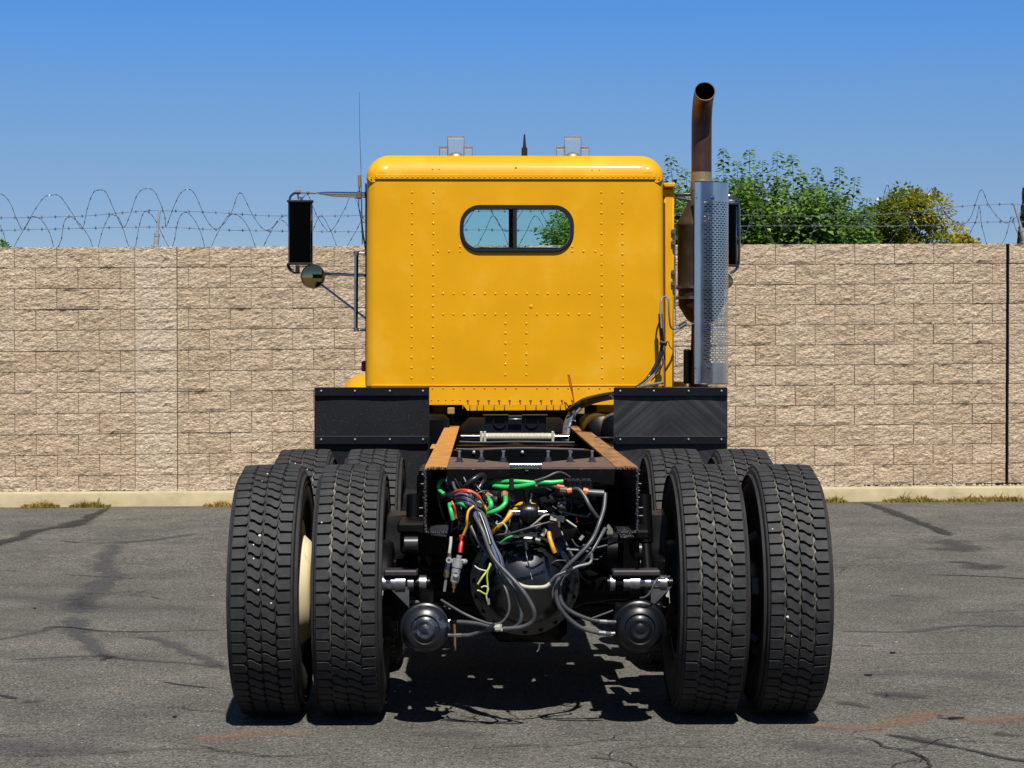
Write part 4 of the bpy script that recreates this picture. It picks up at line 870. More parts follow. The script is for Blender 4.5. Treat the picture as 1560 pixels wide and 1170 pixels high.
# ---- chassis rails
ZT = 1.061; ZB = .80; YE = 7.93; XL, XR = -.233, .629
for s_, xo in ((1, XL), (-1, XR)):
    xi = xo + s_ * .089
    m_ = MB(); t = .009
    m_.box((min(xo, xo + s_ * t), YE, ZB), (max(xo, xo + s_ * t), 14.6, ZT - t)); m_.box((min(xo, xi), YE, ZB - t), (max(xo, xi), 14.6, ZB - .0005))
    web = part('frame_rail', m_, 'black', truck, smooth=0)
    m_ = MB(); m_.box((min(xo, xi), YE - .001, ZT - t + .0005), (max(xo, xi), 12.9, ZT + .001)); part('top_flange', m_, 'rust_orange' if s_ > 0 else 'rust_brown', web, smooth=0, label='bright orange primer showing on the frame top' if s_ > 0 else 'orange primer worn to brown on the frame top')
    # rough torch-cut edge at the rail end
    m_ = MB(); r1 = random.Random(9 + s_); path = [(xi, ZT - .004), (xo + s_ * .012, ZT - .004), (xo + s_ * .002, ZT - .016), (xo + s_ * .002, ZB + .01), (xo + s_ * .01, ZB - .005), (xi, ZB - .005)]
    for i in range(len(path) - 1):
        (x1, z1), (x2, z2) = path[i], path[i + 1]; n = max(2, int(math.hypot(x2 - x1, z2 - z1) / .008))
        for k in range(n):
            u = (k + .5) / n; m_.dome((x1 + (x2 - x1) * u + r1.uniform(-.002, .002), YE + .004, z1 + (z2 - z1) * u), (r1.uniform(-.4, .4), -1, r1.uniform(-.4, .4)), r1.uniform(.005, .0085), r1.uniform(.006, .010), 6, 2)
    part('cut_edge', m_, 'weld', web, kind='stuff')
    # bolt columns through the web
    for (z, y, l, big) in [(1.027, 8.01, .014, 0), (.990, 7.98, .018, 0), (.962, 7.98, .012, 0), (.935, 7.97, .010, 0), (.893, 7.97, .024, 0), (.860, 7.97, .024, 0)]:
        m_ = MB(); p = Vector((xo, y, z)); m_.lathe(p, (-s_, 0, 0), [(0, .0065), (.005, .0065), (.005, .003), (l, .0028), (l, .0001)], 6); part('rail_bolt', m_, 'gusset', web, smooth=0)
    for k in range(26):
        m_ = MB() if k == 0 else m_; m_.dome((xo, 8.35 + (k // 2) * .28, .86 + .14 * (k % 2)), (-s_, 0, 0), .012, .009, 8, 2)
    part('rail_rivets', m_, 'black', web, kind='stuff')
    # flange nuts/bolt rows seen along the outer edge of the web
    m_ = MB()
    for k in range(9): m_.lathe((xo - s_ * .0, 8.05 + k * .05, ZT - .02 - (k % 2) * .02), (-s_, 0, 0), [(0, .009), (.009, .009), (.009, .005), (.02, .004), (.02, .0001)], 6)
    part('flange_bolts', m_, 'weld', web, smooth=0, kind='stuff')
    # spring hanger bracket outboard of the rail
    a = W(605 if s_ > 0 else 962, 797 if s_ > 0 else 808, 7.95); b = W(650 if s_ > 0 else 990, 812 if s_ > 0 else 822, 7.95)
    m_ = MB(); m_.bbox((a.x, 7.95, b.z), (b.x, 8.25, a.z), .008); m_.bbox((a.x + .01, 7.99, b.z - .09), (b.x - .03, 8.2, b.z), .01)
    hb = part('suspension_hanger', m_, 'black', truck, smooth=0)
    m_ = MB(); m_.cyl((a.x + .03, 7.94, b.z - .04), (b.x - .035, 7.94, b.z - .04), .026, 14); part('hanger_bush', m_, 'plate', hb)
    # foot plate at the bottom of the rail end
    m_ = MB(); q = [W(x, y, 7.93) for x, y in (((655, 806), (684, 800), (680, 818), (657, 815)) if s_ > 0 else ((940, 806), (960, 806), (966, 818), (946, 820)))]; m_.prism(q, (0, .12, 0)); part('foot_plate', m_, 'plate' if s_ > 0 else 'weld', web, smooth=0)
    # suspension: air spring, beam and shock
    xs_ = xo - s_ * .17
    for Y in (YA, YB):
        m_ = MB(); m_.lathe((xs_, Y + .28, .62), (0, 0, 1), [(0, .0001), (0, .10), (.02, .115), (.07, .12), (.11, .105), (.15, .118), (.2, .11), (.22, .0001)], 24); part('air_spring', m_, 'plastic', truck)
        m_ = MB(); m_.tube([(xs_, Y + .5, .50), (xs_, Y + .15, .42), (xs_, Y - .10, .43), (xs_, Y - .25, .52)], .045, 8); m_.bbox((xs_ - .08, Y - .09, .40), (xs_ + .08, Y + .09, .66), .012); part('suspension_beam', m_, 'black', truck)
        m_ = MB(); m_.cyl((xo - s_ * .07, Y - .1, .50), (xo - s_ * .06, Y - .02, .72), .026, 12); m_.cyl((xo - s_ * .06, Y - .02, .72), (xo - s_ * .055, Y + .02, .92), .033, 12); part('shock_absorber', m_, 'black', truck)
    # wide hanger plate bolted outside the web, between the axles
    m_ = MB(); xa, xb = sorted((xo - s_ * .002, xo - s_ * .05)); m_.prism([(xa, 8.7, 1.0), (xa, 9.2, 1.0), (xa, 9.1, .48), (xa, 8.8, .48)], (xb - xa, 0, 0)); part('hanger_plate', m_, 'black', truck, smooth=0)

# ---- cross members between the rails
for s_, xs_, xe in ((1, 690, 777), (-1, 922, 825)):
    a = W(xs_, 712, 7.95); p = [(XL + .089, 7.98) if s_ > 0 else (XR - .089, 7.98), (W(xe, 706, 7.98).x, 7.98), (W(xe, 706, 7.98).x, 8.28), (XL + .089, 8.75) if s_ > 0 else (XR - .089, 8.75)]
    m_ = MB(); m_.prism([(x, y, 1.050) for x, y in p], (0, 0, .009)); g = part('gusset_plate', m_, 'gusset', truck, smooth=0)
    m_ = MB(); x_a, x_b = sorted((p[0][0], p[1][0])); m_.prism([(x_a, 7.972, 1.049), (x_b, 7.972, 1.049), (x_b, 7.972, 1.027 if s_ > 0 else .985), (x_a, 7.972, .985 if s_ > 0 else 1.027)], (0, .012, 0)); part('gusset_web', m_, 'black', g, smooth=0)
    for px in ((700, 733.6, 767) if s_ > 0 else (835, 868.6, 902)):
        b = W(px, 704, 8.34); b.z = 1.059
        m_ = MB(); m_.lathe(b, (0, 0, 1), [(0, .0185), (.004, .0185), (.004, .013), (.020, .012), (.020, .0001)], 6); gb_ = part('gusset_nut', m_, 'plate', g, smooth=0)
        m_ = MB(); m_.lathe(b + Vector((0, 0, .020)), (0, 0, 1), [(0, .0055), (.022, .005), (.022, .0085), (.030, .008), (.030, .0001)], 6); part('gusset_bolt', m_, 'steel', g, smooth=0)
a = W(777, 710, 8.0); b = W(825, 710, 8.0)
m_ = MB(); m_.cyl(a, b, .0155, 16); cm = part('cross_tube', m_, 'chrome_soft', truck)
m_ = MB(); m_.box((a.x, 8.0, 1.052), (b.x, 8.2, 1.058)); part('centre_plate', m_, 'gusset', cm, smooth=0)
for k, (Y, z, arc) in enumerate(((8.78, 1.0, .02), (9.75, 1.03, .018), (10.5, 1.0, 0), (11.4, .98, 0))):
    m_ = MB(); n = 14; pts = []
    for i in range(n + 1): u = i / n; pts.append((XL + .012 + (XR - XL - .024) * u, z + arc * math.sin(math.pi * u)))
    for i in range(n):
        (x1, z1), (x2, z2) = pts[i], pts[i + 1]; m_.add([(x1, Y, z1 - .2), (x2, Y, z2 - .2), (x2, Y, z2), (x1, Y, z1), (x1, Y + .09, z1 - .2), (x2, Y + .09, z2 - .2), (x2, Y + .09, z2 + .003), (x1, Y + .09, z1 + .003)], [(0, 1, 2, 3), (3, 2, 6, 7), (4, 7, 6, 5), (0, 4, 5, 1)])
    cmx = part('cross_member', m_, 'black', truck, smooth=0)
    if k < 2:
        for u in (.1, .5, .9):
            m_ = MB(); p = Vector((XL + (XR - XL) * (.22 + .28 * (u / .4 - .25)), Y - .002, z + arc * .9 - .02)); m_.dome(p, (0, -1, .4), .011, .010, 8, 2); part('cross_member_bolt', m_, 'steel', cmx)
# lit upper edges of the cross members, put in as paler grey tubes
for (Y, pts) in ((9.4, [(700, 673), (733, 674), (790, 673), (845, 674), (875, 674)]), (8.9, [(695, 684), (730, 685), (790, 683), (850, 684), (890, 685)])):
    m_ = MB(); m_.tube(smoothpath([W(x, y, Y) for x, y in pts], 4), .0045, 6); part('lit_edge_tube', m_, 'hose_grey', truck)
# cream cylinder with chrome ends across the frame
a = W(733, 665.5, 11.0); b = W(845, 665.5, 11.0)
m_ = MB(); m_.cyl(a, b, .021, 20)
for k in range(44): p = a.lerp(b, .1 + .8 * k / 43); m_.lathe(p, (1, 0, 0), [(-.0018, .021), (0, .0235), (.0018, .021)], 20)
cyl_ = part('cross_cylinder', m_, 'cream', truck)
m_ = MB(); m_.cyl(W(702, 665.5, 11.0), a, .0145, 16); m_.cyl(b, W(866, 665.5, 11.0), .0145, 16); part('cylinder_rod', m_, 'chrome_soft', cyl_)
for p in (a, a + Vector((.02, 0, 0)), b - Vector((.012, 0, 0))):
    m_ = MB(); m_.bbox(p + Vector((-.006, -.028, -.028)), p + Vector((.008, .028, .031)), .003); part('cylinder_clamp', m_, 'cream', cyl_, smooth=0)
# cab mount bracket with two round openings
m_ = MB(); a = W(738, 633, 11.8); b = W(832, 660, 11.8); m_.bbox((a.x, 11.8, b.z), (b.x, 11.86, a.z), .006); m_.bbox((a.x - .01, 11.77, a.z - .004), (a.x + .145, 11.84, a.z + .006), .003); m_.bbox((b.x - .145, 11.77, a.z - .004), (b.x + .01, 11.84, a.z + .006), .003)
cmn = part('cab_mount', m_, 'black_gloss', truck, smooth=0)
for px in (761, 810):
    p = W(px, 643, 11.78); m_ = MB(); m_.lathe(p + Vector((0, .03, 0)), (0, -1, 0), [(0, .040), (.018, .042), (.022, .036), (.004, .034), (.004, .0001)], 24); part('mount_bush', m_, 'plastic', cmn)
m_ = MB(); p = W(785, 639, 11.76); m_.bbox(p + Vector((-.04, 0, -.004)), p + Vector((.04, .02, .006)), .003); part('mount_plate', m_, 'steel', cmn)
for px in (687, 885):
    p = W(px, 626, 12.1); m_ = MB(); m_.bbox(p + Vector((-.022, 0, -.02)), p + Vector((.022, .05, .02)), .004); part('mount_tab', m_, 'yellow_in', cmn, smooth=0)
# dark round tank end with a bright edge, right of the frame
c = W(918, 664, 11.5); m_ = MB(); m_.lathe(c, (0, -1, 0), [(-.9, .0001), (-.9, .11), (0, .125), (.03, .115), (.05, .08), (.062, .04), (.063, .0001)], 36); part('air_tank', m_, 'black', truck)
for (ty, tz) in ((8.95, .70), (9.30, .74), (10.15, .66), (10.6, .66)):  # tanks added between the rails to close up the shadow underneath
    m_ = MB(); m_.lathe((X0 - .33, ty, tz), (1, 0, 0), [(0, .0001), (.01, .08), (.05, .125), (.61, .125), (.65, .08), (.66, .0001)], 24); part('shade_tank', m_, 'black', truck)
c = W(940, 655, 11.3); m_ = MB(); m_.lathe(c, (-.2, -1, 0), [(-.2, .09), (0, .10), (.02, .095), (.04, .06), (.045, .0001)], 32); fc = part('filter_canister', m_, 'black', truck)
m_ = MB(); m_.lathe(c, (-.2, -1, 0), [(-.03, .101), (.0, .103), (.018, .098), (.026, .09)], 32); part('crescent_ring', m_, 'steel', fc)  # steel ring put in for the crescent of light on the canister
p = W(856, 655, 11.2); m_ = MB(); m_.bbox((W(655, 680, 10.9).x, 10.9, .985), (XL - .004, 11.3, .995), .003); part('step_plate', m_, 'rust_orange', truck, smooth=0)
m_ = MB(); m_.box((XR + .004, 10.95, .97), (W(935, 690, 10.9).x + .05, 11.3, .98)); part('step_plate', m_, 'rust_brown', truck, smooth=0)
for s_ in (-1, 1):                           # battery box / fuel tank under the cab sides
    m_ = MB(); m_.lathe((X0 + s_ * .80, 11.0, .66), (0, 1, 0), [(0, .0001), (0, .24), (.01, .25), (1.5, .25), (1.51, .24), (1.51, .0001)], 32); part('fuel_tank', m_, 'black', truck)
m_ = MB(); m_.bbox((X0 - .36, 11.9, .50), (X0 + .36, 13.2, 1.12), .08); m_.lathe((X0, 11.3, .78), (0, 1, 0), [(0, .0001), (0, .07), (.05, .15), (.6, .2), (.7, .3), (.9, .3)], 24); part('transmission', m_, 'black', truck)
m_ = MB(); m_.bbox((X0 - .42, 13.3, .42), (X0 + .42, 14.6, 1.25), .1); part('engine', m_, 'black', truck)
m_ = MB(); m_.bbox((X0 - .9, 12.0, .50), (X0 - .40, 12.6, 1.14), .03); part('battery_box', m_, 'black', truck); m_ = MB(); m_.bbox((X0 + .40, 12.0, .50), (X0 + .9, 12.6, 1.14), .03); part('battery_box', m_, 'black', truck)
m_ = MB(); m_.tube([(X0 - 1.0, 14.5, .5), (X0 - .6, 14.5, .42), (X0 + .6, 14.5, .42), (X0 + 1.0, 14.5, .5)], .06, 10); part('front_axle', m_, 'black', truck)
m_ = MB(); m_.bbox((X0 - 1.1, 15.65, .38), (X0 + 1.1, 15.75, .72), .03); part('front_bumper', m_, 'chrome_soft', truck)
for s_ in (-1, 1):
    o = bpy.data.objects.new('front_wheel', RIMS['black']); reg(o, (X0 + s_ * .98, 14.5, TR), truck); o.rotation_euler = (0, 0, 0 if s_ < 0 else math.pi)
    t = bpy.data.objects.new('tyre', TY_D); COL.objects.link(t); t.parent = o
    m_ = MB(); prof = []
    for k in range(13): a = math.pi * k / 12; prof.append((14.5 - math.cos(a) * .74, .62 + math.sin(a) * .70))
    vs = []
    for (y, z) in prof: vs += [(X0 + s_ * .62, y, z + .02), (X0 + s_ * 1.10, y, z), (X0 + s_ * 1.20, y, z - .05), (X0 + s_ * 1.215, y, z - .13)]
    m_.add(vs, [(i * 4 + j, i * 4 + j + 1, i * 4 + j + 5, i * 4 + j + 4) for i in range(12) for j in range(3)]); m_.v = [(v[0], v[1], v[2] + .045) for v in m_.v]
    part('front_fender', m_, 'yellow', truck, smooth=60)
    m_ = MB(); m_.bbox((X0 + s_ * 1.06 - .02, 12.9, 1.2), (X0 + s_ * 1.06 + .02, 12.94, 1.35), .006)

# ---- quarter fender boards ahead of the drive tyres
def board(px0, px1, name, s_):
    Y = 10.42; a = W(px0, 591, Y); b = W(px1, 677, Y); zt, zs0, zs1 = a.z, W(px0, 664, Y).z, W(px0, 677, Y).z
    m_ = MB(); n = 12; vs = []
    for i in range(n + 1):
        u = i / n; x = a.x + (b.x - a.x) * u; w_ = .004 * math.sin(u * 9 + px0); vs += [(x, Y + w_, zt + (.008 * (u - .5) if s_ < 0 else .004 * math.sin(u * 3))), (x, Y + .004 - w_, zs1 - .02), (x, Y + .05, .62), (x, Y + .06, .34)]
    m_.add(vs, [(i * 4 + j, (i + 1) * 4 + j, (i + 1) * 4 + j + 1, i * 4 + j + 1) for i in range(n) for j in range(3)])
    vs2 = [(v[0], v[1] + .012, v[2]) for v in vs]; m_.add(vs2, [(i * 4 + j, i * 4 + j + 1, (i + 1) * 4 + j + 1, (i + 1) * 4 + j) for i in range(n) for j in range(3)])
    m_.add([vs[0], vs[4 * n], vs2[4 * n], vs2[0]], [(0, 1, 2, 3)])
    bd = part('mud_flap', m_, name, truck, smooth=30)
    for (z0, z1) in ((W(px0, 603.5, Y).z, zt + .004), (zs1, zs0)):
        m_ = MB(); m_.bbox((a.x + .003, Y - .016, z0), (b.x - .004, Y - .003, z1), .003); st = part('clamp_strip', m_, 'black_gloss', bd, smooth=0)
        for u in (.055, .35, .655, .945):
            m_ = MB(); p = Vector((a.x + (b.x - a.x) * u, Y - .016, (z0 + z1) / 2 + .003)); m_.dome(p, (0, -1, 0), .0085, .007, 8, 2); part('strip_bolt', m_, 'steel', bd)
    # folded side edge
    m_ = MB(); m_.box((b.x - .004 if s_ > 0 else a.x - .004, Y - .004, zs1 - .06), ((b.x if s_ > 0 else a.x), Y + .25, zt)); part('side_edge', m_, name, bd, smooth=0)
    # lower flap hanging inside the tyre
    m_ = MB(); q0 = (b.x - .60 if s_ < 0 else a.x + .10); m_.box((b.x - .33 if s_ < 0 else a.x - .005, Y - .02, .45), (b.x - .012 if s_ < 0 else a.x + .36, Y - .006, zs1 - .035)); part('lower_flap', m_, name, bd, smooth=0)
    return bd
def chev():
    m, t, b = nt('chevron_marked_board'); N, L = t.nodes.new, t.links.new
    tc = N('ShaderNodeTexCoord'); sp = N('ShaderNodeSeparateXYZ'); L(tc.outputs['Object'], sp.inputs[0])
    ab = N('ShaderNodeMath'); ab.operation = 'ABSOLUTE'; L(sp.outputs[0], ab.inputs[0])
    ad = N('ShaderNodeMath'); ad.operation = 'MULTIPLY_ADD'; L(sp.outputs[2], ad.inputs[0]); ad.inputs[1].default_value = 1.15; L(ab.outputs[0], ad.inputs[2])
    nz = N('ShaderNodeTexNoise'); nz.noise_dimensions = '1D'; nz.inputs['Scale'].default_value = 22; nz.inputs['Detail'].default_value = 6; L(ad.outputs[0], nz.inputs['W'])
    n2 = N('ShaderNodeTexNoise'); n2.inputs['Scale'].default_value = 5; n2.inputs['Detail'].default_value = 5; L(tc.outputs['Object'], n2.inputs[0])
    mu = N('ShaderNodeMath'); mu.operation = 'MULTIPLY'; L(nz.outputs[0], mu.inputs[0]); L(n2.outputs[0], mu.inputs[1])
    mr = N('ShaderNodeMapRange'); L(mu.outputs[0], mr.inputs[0]); mr.inputs[1].default_value = .18; mr.inputs[2].default_value = .4
    mx = N('ShaderNodeMix'); mx.data_type = 'RGBA'; L(mr.outputs[0], mx.inputs[0]); mx.inputs[6].default_value = (.007, .0075, .0095, 1); mx.inputs[7].default_value = (.030, .030, .035, 1); L(mx.outputs[2], b.inputs['Base Color']); b.inputs['Roughness'].default_value = .55
    return m
M['chevron'] = chev()
board(480, 654, 'board', -1); board(935, 1108, 'chevron', 1)

# ================================================================== CAB
YC = 12.2; ZC0 = W(780, 588, YC).z; ZS = W(780, 272.5, YC).z; ZR = W(780, 234, YC).z; YF = 13.75
XA = W(556, 560, YC).x; XB = W(1013.5, 560, YC).x; XM = (XA + XB) / 2; HW = (XB - XA) / 2
def ringpts(hw, zb, zt, rc, inset, dy, Rs, Rt, t, y0, n=10, tp=.010):
    """outline of the cab rear pulled in as it turns round the corner; t: 0 flat face, 1 full section"""
    s_ = math.sin(t * math.pi / 2); c_ = 1 - math.cos(t * math.pi / 2); out = []
    def put(x, z, nx, nz_):
        Rr = Rs * nx * nx + Rt * nz_ * nz_; k = Rr * (1 - s_); out.append(Vector((x - nx * k, y0 + Rr * c_, z - nz_ * k)))
    put(XM - hw, zb, -1, 0)
    for k in range(1, 6): put(XM - hw + tp * k / 6, zb + (zt - rc - zb) * k / 6, -1, 0)
    for k in range(n + 1): a = math.pi - math.pi / 2 * k / n; put(XM - hw + tp + rc + rc * math.cos(a), zt - rc + rc * math.sin(a), math.cos(a), math.sin(a))
    for k in range(n + 1): a = math.pi / 2 - math.pi / 2 * k / n; put(XM + hw - tp - rc + rc * math.cos(a), zt - rc + rc * math.sin(a), math.cos(a), math.sin(a))
    for k in range(5, 0, -1): put(XM + hw - tp * k / 6, zb + (zt - rc - zb) * k / 6, 1, 0)
    put(XM + hw, zb, 1, 0)
    return out
wc = W(787.5, 348.5, YC); ww, wh = W(873, 348, YC).x - W(702, 348, YC).x, W(787, 314, YC).z - W(787, 383.5, YC).z
def rrect(cx, cz, w, h, r_, y, n=8):
    o = []
    for (sx, sz, a0) in ((1, 1, 0), (-1, 1, 90), (-1, -1, 180), (1, -1, 270)):
        for k in range(n + 1):
            a = R(a0 + 90 * k / n); o.append(Vector((cx + sx * (w / 2 - r_) + r_ * math.cos(a), y, cz + sz * (h / 2 - r_) + r_ * math.sin(a))))
    return o
# body below the roof seam
m_ = MB(); rings = [ringpts(HW, ZC0, ZS + .01, .012, 0, 0, .07, .0, t / 7, YC) for t in range(8)]; rings.append([Vector((p.x, YF, p.z)) for p in rings[-1]])
n = len(rings[0])
for g in rings: m_.v += [tuple(p) for p in g]
for i in range(len(rings) - 1):
    for k in range(n - 1): m_.f.append((i * n + k, i * n + k + 1, (i + 1) * n + k + 1, (i + 1) * n + k)); m_.m.append(0)
hole = rrect(wc.x, wc.z, ww - .035, wh - .035, .105, YC)
outer = rings[0]; tri = geometry.tessellate_polygon([outer, hole]); allp = list(outer) + hole; o = len(m_.v)
m_.v += [tuple(p) for p in allp]; m_.f += [tuple(i + o for i in t) for t in tri]; m_.m += [0] * len(tri)
# inner lining wall, so the cab has thickness
hi = [Vector((p.x, YC + .05, p.z)) for p in hole]; oi = [Vector((XM - HW + .07, YC + .05, ZC0 + .01)), Vector((XM - HW + .07, YC + .05, ZS)), Vector((XM + HW - .07, YC + .05, ZS)), Vector((XM + HW - .07, YC + .05, ZC0 + .01))]
tri = geometry.tessellate_polygon([oi, hi]); o = len(m_.v); m_.v += [tuple(p) for p in oi + hi]; m_.f += [tuple(i + o for i in t) for t in tri]; m_.m += [1] * len(tri)
nh = len(hole); o = len(m_.v); m_.v += [tuple(p) for p in hole + hi]; m_.f += [(o + k, o + (k + 1) % nh, o + nh + (k + 1) % nh, o + nh + k) for k in range(nh)]; m_.m += [1] * nh
cab = part('cab', m_, ['yellow', 'yellow_in'], truck, loc=(XM, YC, ZC0), smooth=50)
# floor and inner sides, windscreen wall
m_ = MB(); m_.box((XM - HW + .01, YC + .02, ZC0 + .001), (XM + HW - .01, YF, ZC0 + .03)); m_.box((XM - HW + .012, YC + .09, ZC0), (XM - HW + .04, YF, 1.86)); m_.box((XM + HW - .04, YC + .09, ZC0), (XM + HW - .012, YF, 1.86)); m_.box((XM - HW + .01, YF - .05, ZC0 + .03), (XM + HW - .01, YF, 1.80)); m_.box((XM - HW + .02, YC + .06, ZS - .01), (XM + HW - .02, YF, ZS - .001))
part('cab_interior', m_, 'yellow_in', cab, smooth=0)
m_ = MB(); m_.box((XM - HW, YF + .002, 1.2), (XM + HW, YF + .03, 1.86)); m_.box((XM - HW, YF + .002, 2.52), (XM + HW, YF + .03, ZS)); m_.box((XM - HW, YF + .002, 1.86), (XM - HW + .07, YF + .03, 2.52)); m_.box((XM + HW - .07, YF + .002, 1.86), (XM + HW, YF + .03, 2.52)); m_.box((XM - .02, YF + .002, 1.86), (XM + .02, YF + .03, 2.52)); part('windscreen_frame', m_, 'yellow', cab, smooth=0)
m_ = MB(); m_.box((XM - HW + .06, YF + .012, 1.85), (XM + HW - .06, YF + .018, 2.53)); part('windscreen', m_, 'clear', cab, smooth=0)
for s_ in (-1, 1):
    m_ = MB(); m_.bbox((XM + s_ * (HW + .003) - .006, 12.75, 1.75), (XM + s_ * (HW + .003) + .006, 13.6, 2.4), .004); part('door_window', m_, 'mirror_black', cab)
    m_ = MB(); m_.bbox((XM + s_ * .38 - .24, 12.75, 1.35), (XM + s_ * .38 + .24, 12.9, 2.08 if s_ < 0 else 2.02), .05); m_.bbox((XM + s_ * .38 - .24, 12.7, 1.35), (XM + s_ * .38 + .24, 13.2, 1.6), .05); part('seat', m_, 'plastic', cab)
m_ = MB(); m_.lathe((XM - .42, 13.45, 1.95), (0, -.8, .5), [(-.012, .21), (0, .225), (.012, .21), (0, .195), (-.012, .21)], 32); part('steering_wheel', m_, 'plastic', cab)
m_ = MB(); m_.bbox((XM - HW + .06, 13.4, 1.75), (XM + HW - .06, 13.7, 1.93), .03); part('dashboard', m_, 'plastic', cab)
# hood
m_ = MB(); vs = []
for (y, w, z) in ((YF + .03, .60, 1.98), (14.4, .56, 1.93), (15.2, .50, 1.86), (15.55, .48, 1.78)):
    vs += [(X0 - w, y, 1.0), (X0 - w, y, z - .15), (X0 - w + .15, y, z), (X0 + w - .15, y, z), (X0 + w, y, z - .15), (X0 + w, y, 1.0)]
m_.add(vs, [(i * 6 + k, i * 6 + k + 1, (i + 1) * 6 + k + 1, (i + 1) * 6 + k) for i in range(3) for k in range(5)]); m_.add([vs[18 + k] for k in range(6)], [(0, 1, 2, 3, 4, 5)]); part('hood', m_, 'yellow', truck, smooth=30)
m_ = MB(); m_.bbox((X0 - .42, 15.56, .8), (X0 + .42, 15.6, 1.68), .02); part('grille', m_, 'chrome_soft', truck)

# roof cap: a rolled edge all round, a touch wider than the body
m_ = MB(); rings = []
for t in range(11): rings.append(ringpts(HW - .007, ZS, ZR, .145, 0, 0, .075, .145, t / 10, YC - .006, 12, 0))
rings.append([Vector((p.x, YF + .02, p.z)) for p in rings[-1]]); n = len(rings[0])
for g in rings: m_.v += [tuple(p) for p in g]
for i in range(len(rings) - 1):
    for k in range(n - 1): m_.f.append((i * n + k, i * n + k + 1, (i + 1) * n + k + 1, (i + 1) * n + k)); m_.m.append(0)
tri = geometry.tessellate_polygon([rings[0]]); m_.f += [tuple(t) for t in tri]; m_.m += [0] * len(tri)
m_.f.append(tuple((len(rings) - 1) * n + k for k in range(n))); m_.m.append(0)
roof = part('roof_cap', m_, 'yellow', cab, loc=(XM, YC, ZS), smooth=60)
m_ = MB(); m_.bbox((XM - HW + .065, YC - .0105, ZS - .004), (XM + HW - .065, YC - .001, ZS + .026), .003); part('seam_strip', m_, 'yellow', cab, smooth=30)

# rivets
def rivets(name, pts, Y, r_=.0085, h=.0034, mt='yellow'):
    m_ = MB()
    for (x, y) in pts: m_.dome(W(x, y, Y), (0, -1, 0), r_ * rk.uniform(.9, 1.1), h, 8, 2)
    part(name, m_, mt, cab, smooth=60, kind='stuff')
ys = [293 + 15.72 * k for k in range(19)]
for x in (628, 660.4, 916, 948): rivets('rivet_column', [(x - (y - 293) / 282 * 1.2 if x < 700 else x + (y - 293) / 282 * 1.2, y) for y in ys], YC)
rivets('rivet_row', [(675 + 15.95 * k, 447.5) for k in range(15)], YC)
rivets('rivet_row', [(675 + 15.95 * k, 478.8) for k in range(7)] + [(802 + 16 * k, 478.8) for k in range(7)], YC)
rivets('rivet_column', [(770, y) for y in (493, 507.5, 523, 539.5, 555, 571)], YC); rivets('rivet_column', [(802, y) for y in (493, 507.5, 523, 539.5, 555, 571)], YC)
rivets('rivet_row', [(667, 383), (684, 383), (701, 383), (701, 376), (872, 383), (889, 383), (907, 383), (872, 376)], YC)
rivets('rivet_row', [(566 + 7.83 * k, 269.6) for k in range(57)], YC - .0105, .0062, .0032)
rivets('rivet_row', [(659, 258), (669, 258), (786, 255), (902, 259), (913, 259)], YC + .004, .007, .006)
m_ = MB(); m_.dome(W(809, 467, YC), (0, -1, 0), .013, .004, 12, 3); part('round_plug', m_, 'yellow', cab)

# lower skirt of the rear wall with its clips
za, zb_ = ZC0, W(780, 616.5, YC).z
m_ = MB(); x0_, x1_ = W(566, 600, YC).x, W(1008, 600, YC).x
m_.add([(x0_, YC - .004, za + .003), (x1_, YC - .004, za + .003), (x1_, YC - .012, zb_), (x0_, YC - .012, zb_), (x0_, YC + .02, za + .003), (x1_, YC + .02, za + .003), (x1_, YC + .02, zb_), (x0_, YC + .02, zb_)], [(0, 1, 2, 3), (4, 7, 6, 5), (0, 4, 5, 1), (3, 2, 6, 7), (0, 3, 7, 4), (1, 5, 6, 2)])
sk = part('rear_skirt', m_, 'yellow', cab, smooth=0)
m_ = MB(); m_.bbox((x0_, YC - .0085, za - .002), (x1_, YC - .001, za + .008), .002); part('skirt_bead', m_, 'yellow', sk, smooth=0)
m_ = MB(); q = [W(x, y, YC - .014) for x, y in ((705, 616.3), (868, 616.3), (862, 624.5), (712, 625.5))]; m_.prism(q, (0, .012, 0)); part('skirt_lip', m_, 'yellow', sk, smooth=0)
m_ = MB(); q = [W(x, y, YC + .004) for x, y in ((706, 615.5), (867, 615.5), (864, 621), (709, 621))]; m_.prism(q, (0, -.009, 0)); part('lip_fold', m_, 'yellow', sk, smooth=0)
m_ = MB()
for k in range(18):
    if k != 9: m_.dome(W(659 + 15.9 * k, 591.3, YC - .006), (0, -1, 0), .006, .005, 7, 2)
for k in range(5): m_.dome(W(657 + 11 * k, 609, YC - .010), (0, -1, 0), .005, .005, 7, 2)
part('skirt_rivets', m_, 'yellow', sk, kind='stuff')
CL = [705, 716, 727, 737, 753, 769, 801, 817, 833, 843.5, 854]
for i in range(11):
    m_ = MB(); x = 713 + 15.95 * i; p = W(x, 612, YC - .014); m_.bbox(p + Vector((-.003, -.006, -.010)), p + Vector((.003, .004, .012)), .001); m_.bbox(p + Vector((-.008, -.004, .008)), p + Vector((.006, .004, .013)), .001); part('skirt_clip', m_, 'rust_brown', sk, smooth=0)
    m_ = MB(); p = W(CL[i], 619.5, YC - .022); m_.bbox(p + Vector((-.003, -.006, -.014)), p + Vector((.003, .006, .014)), .001); part('skirt_clip', m_, 'rust_brown', sk, smooth=0)

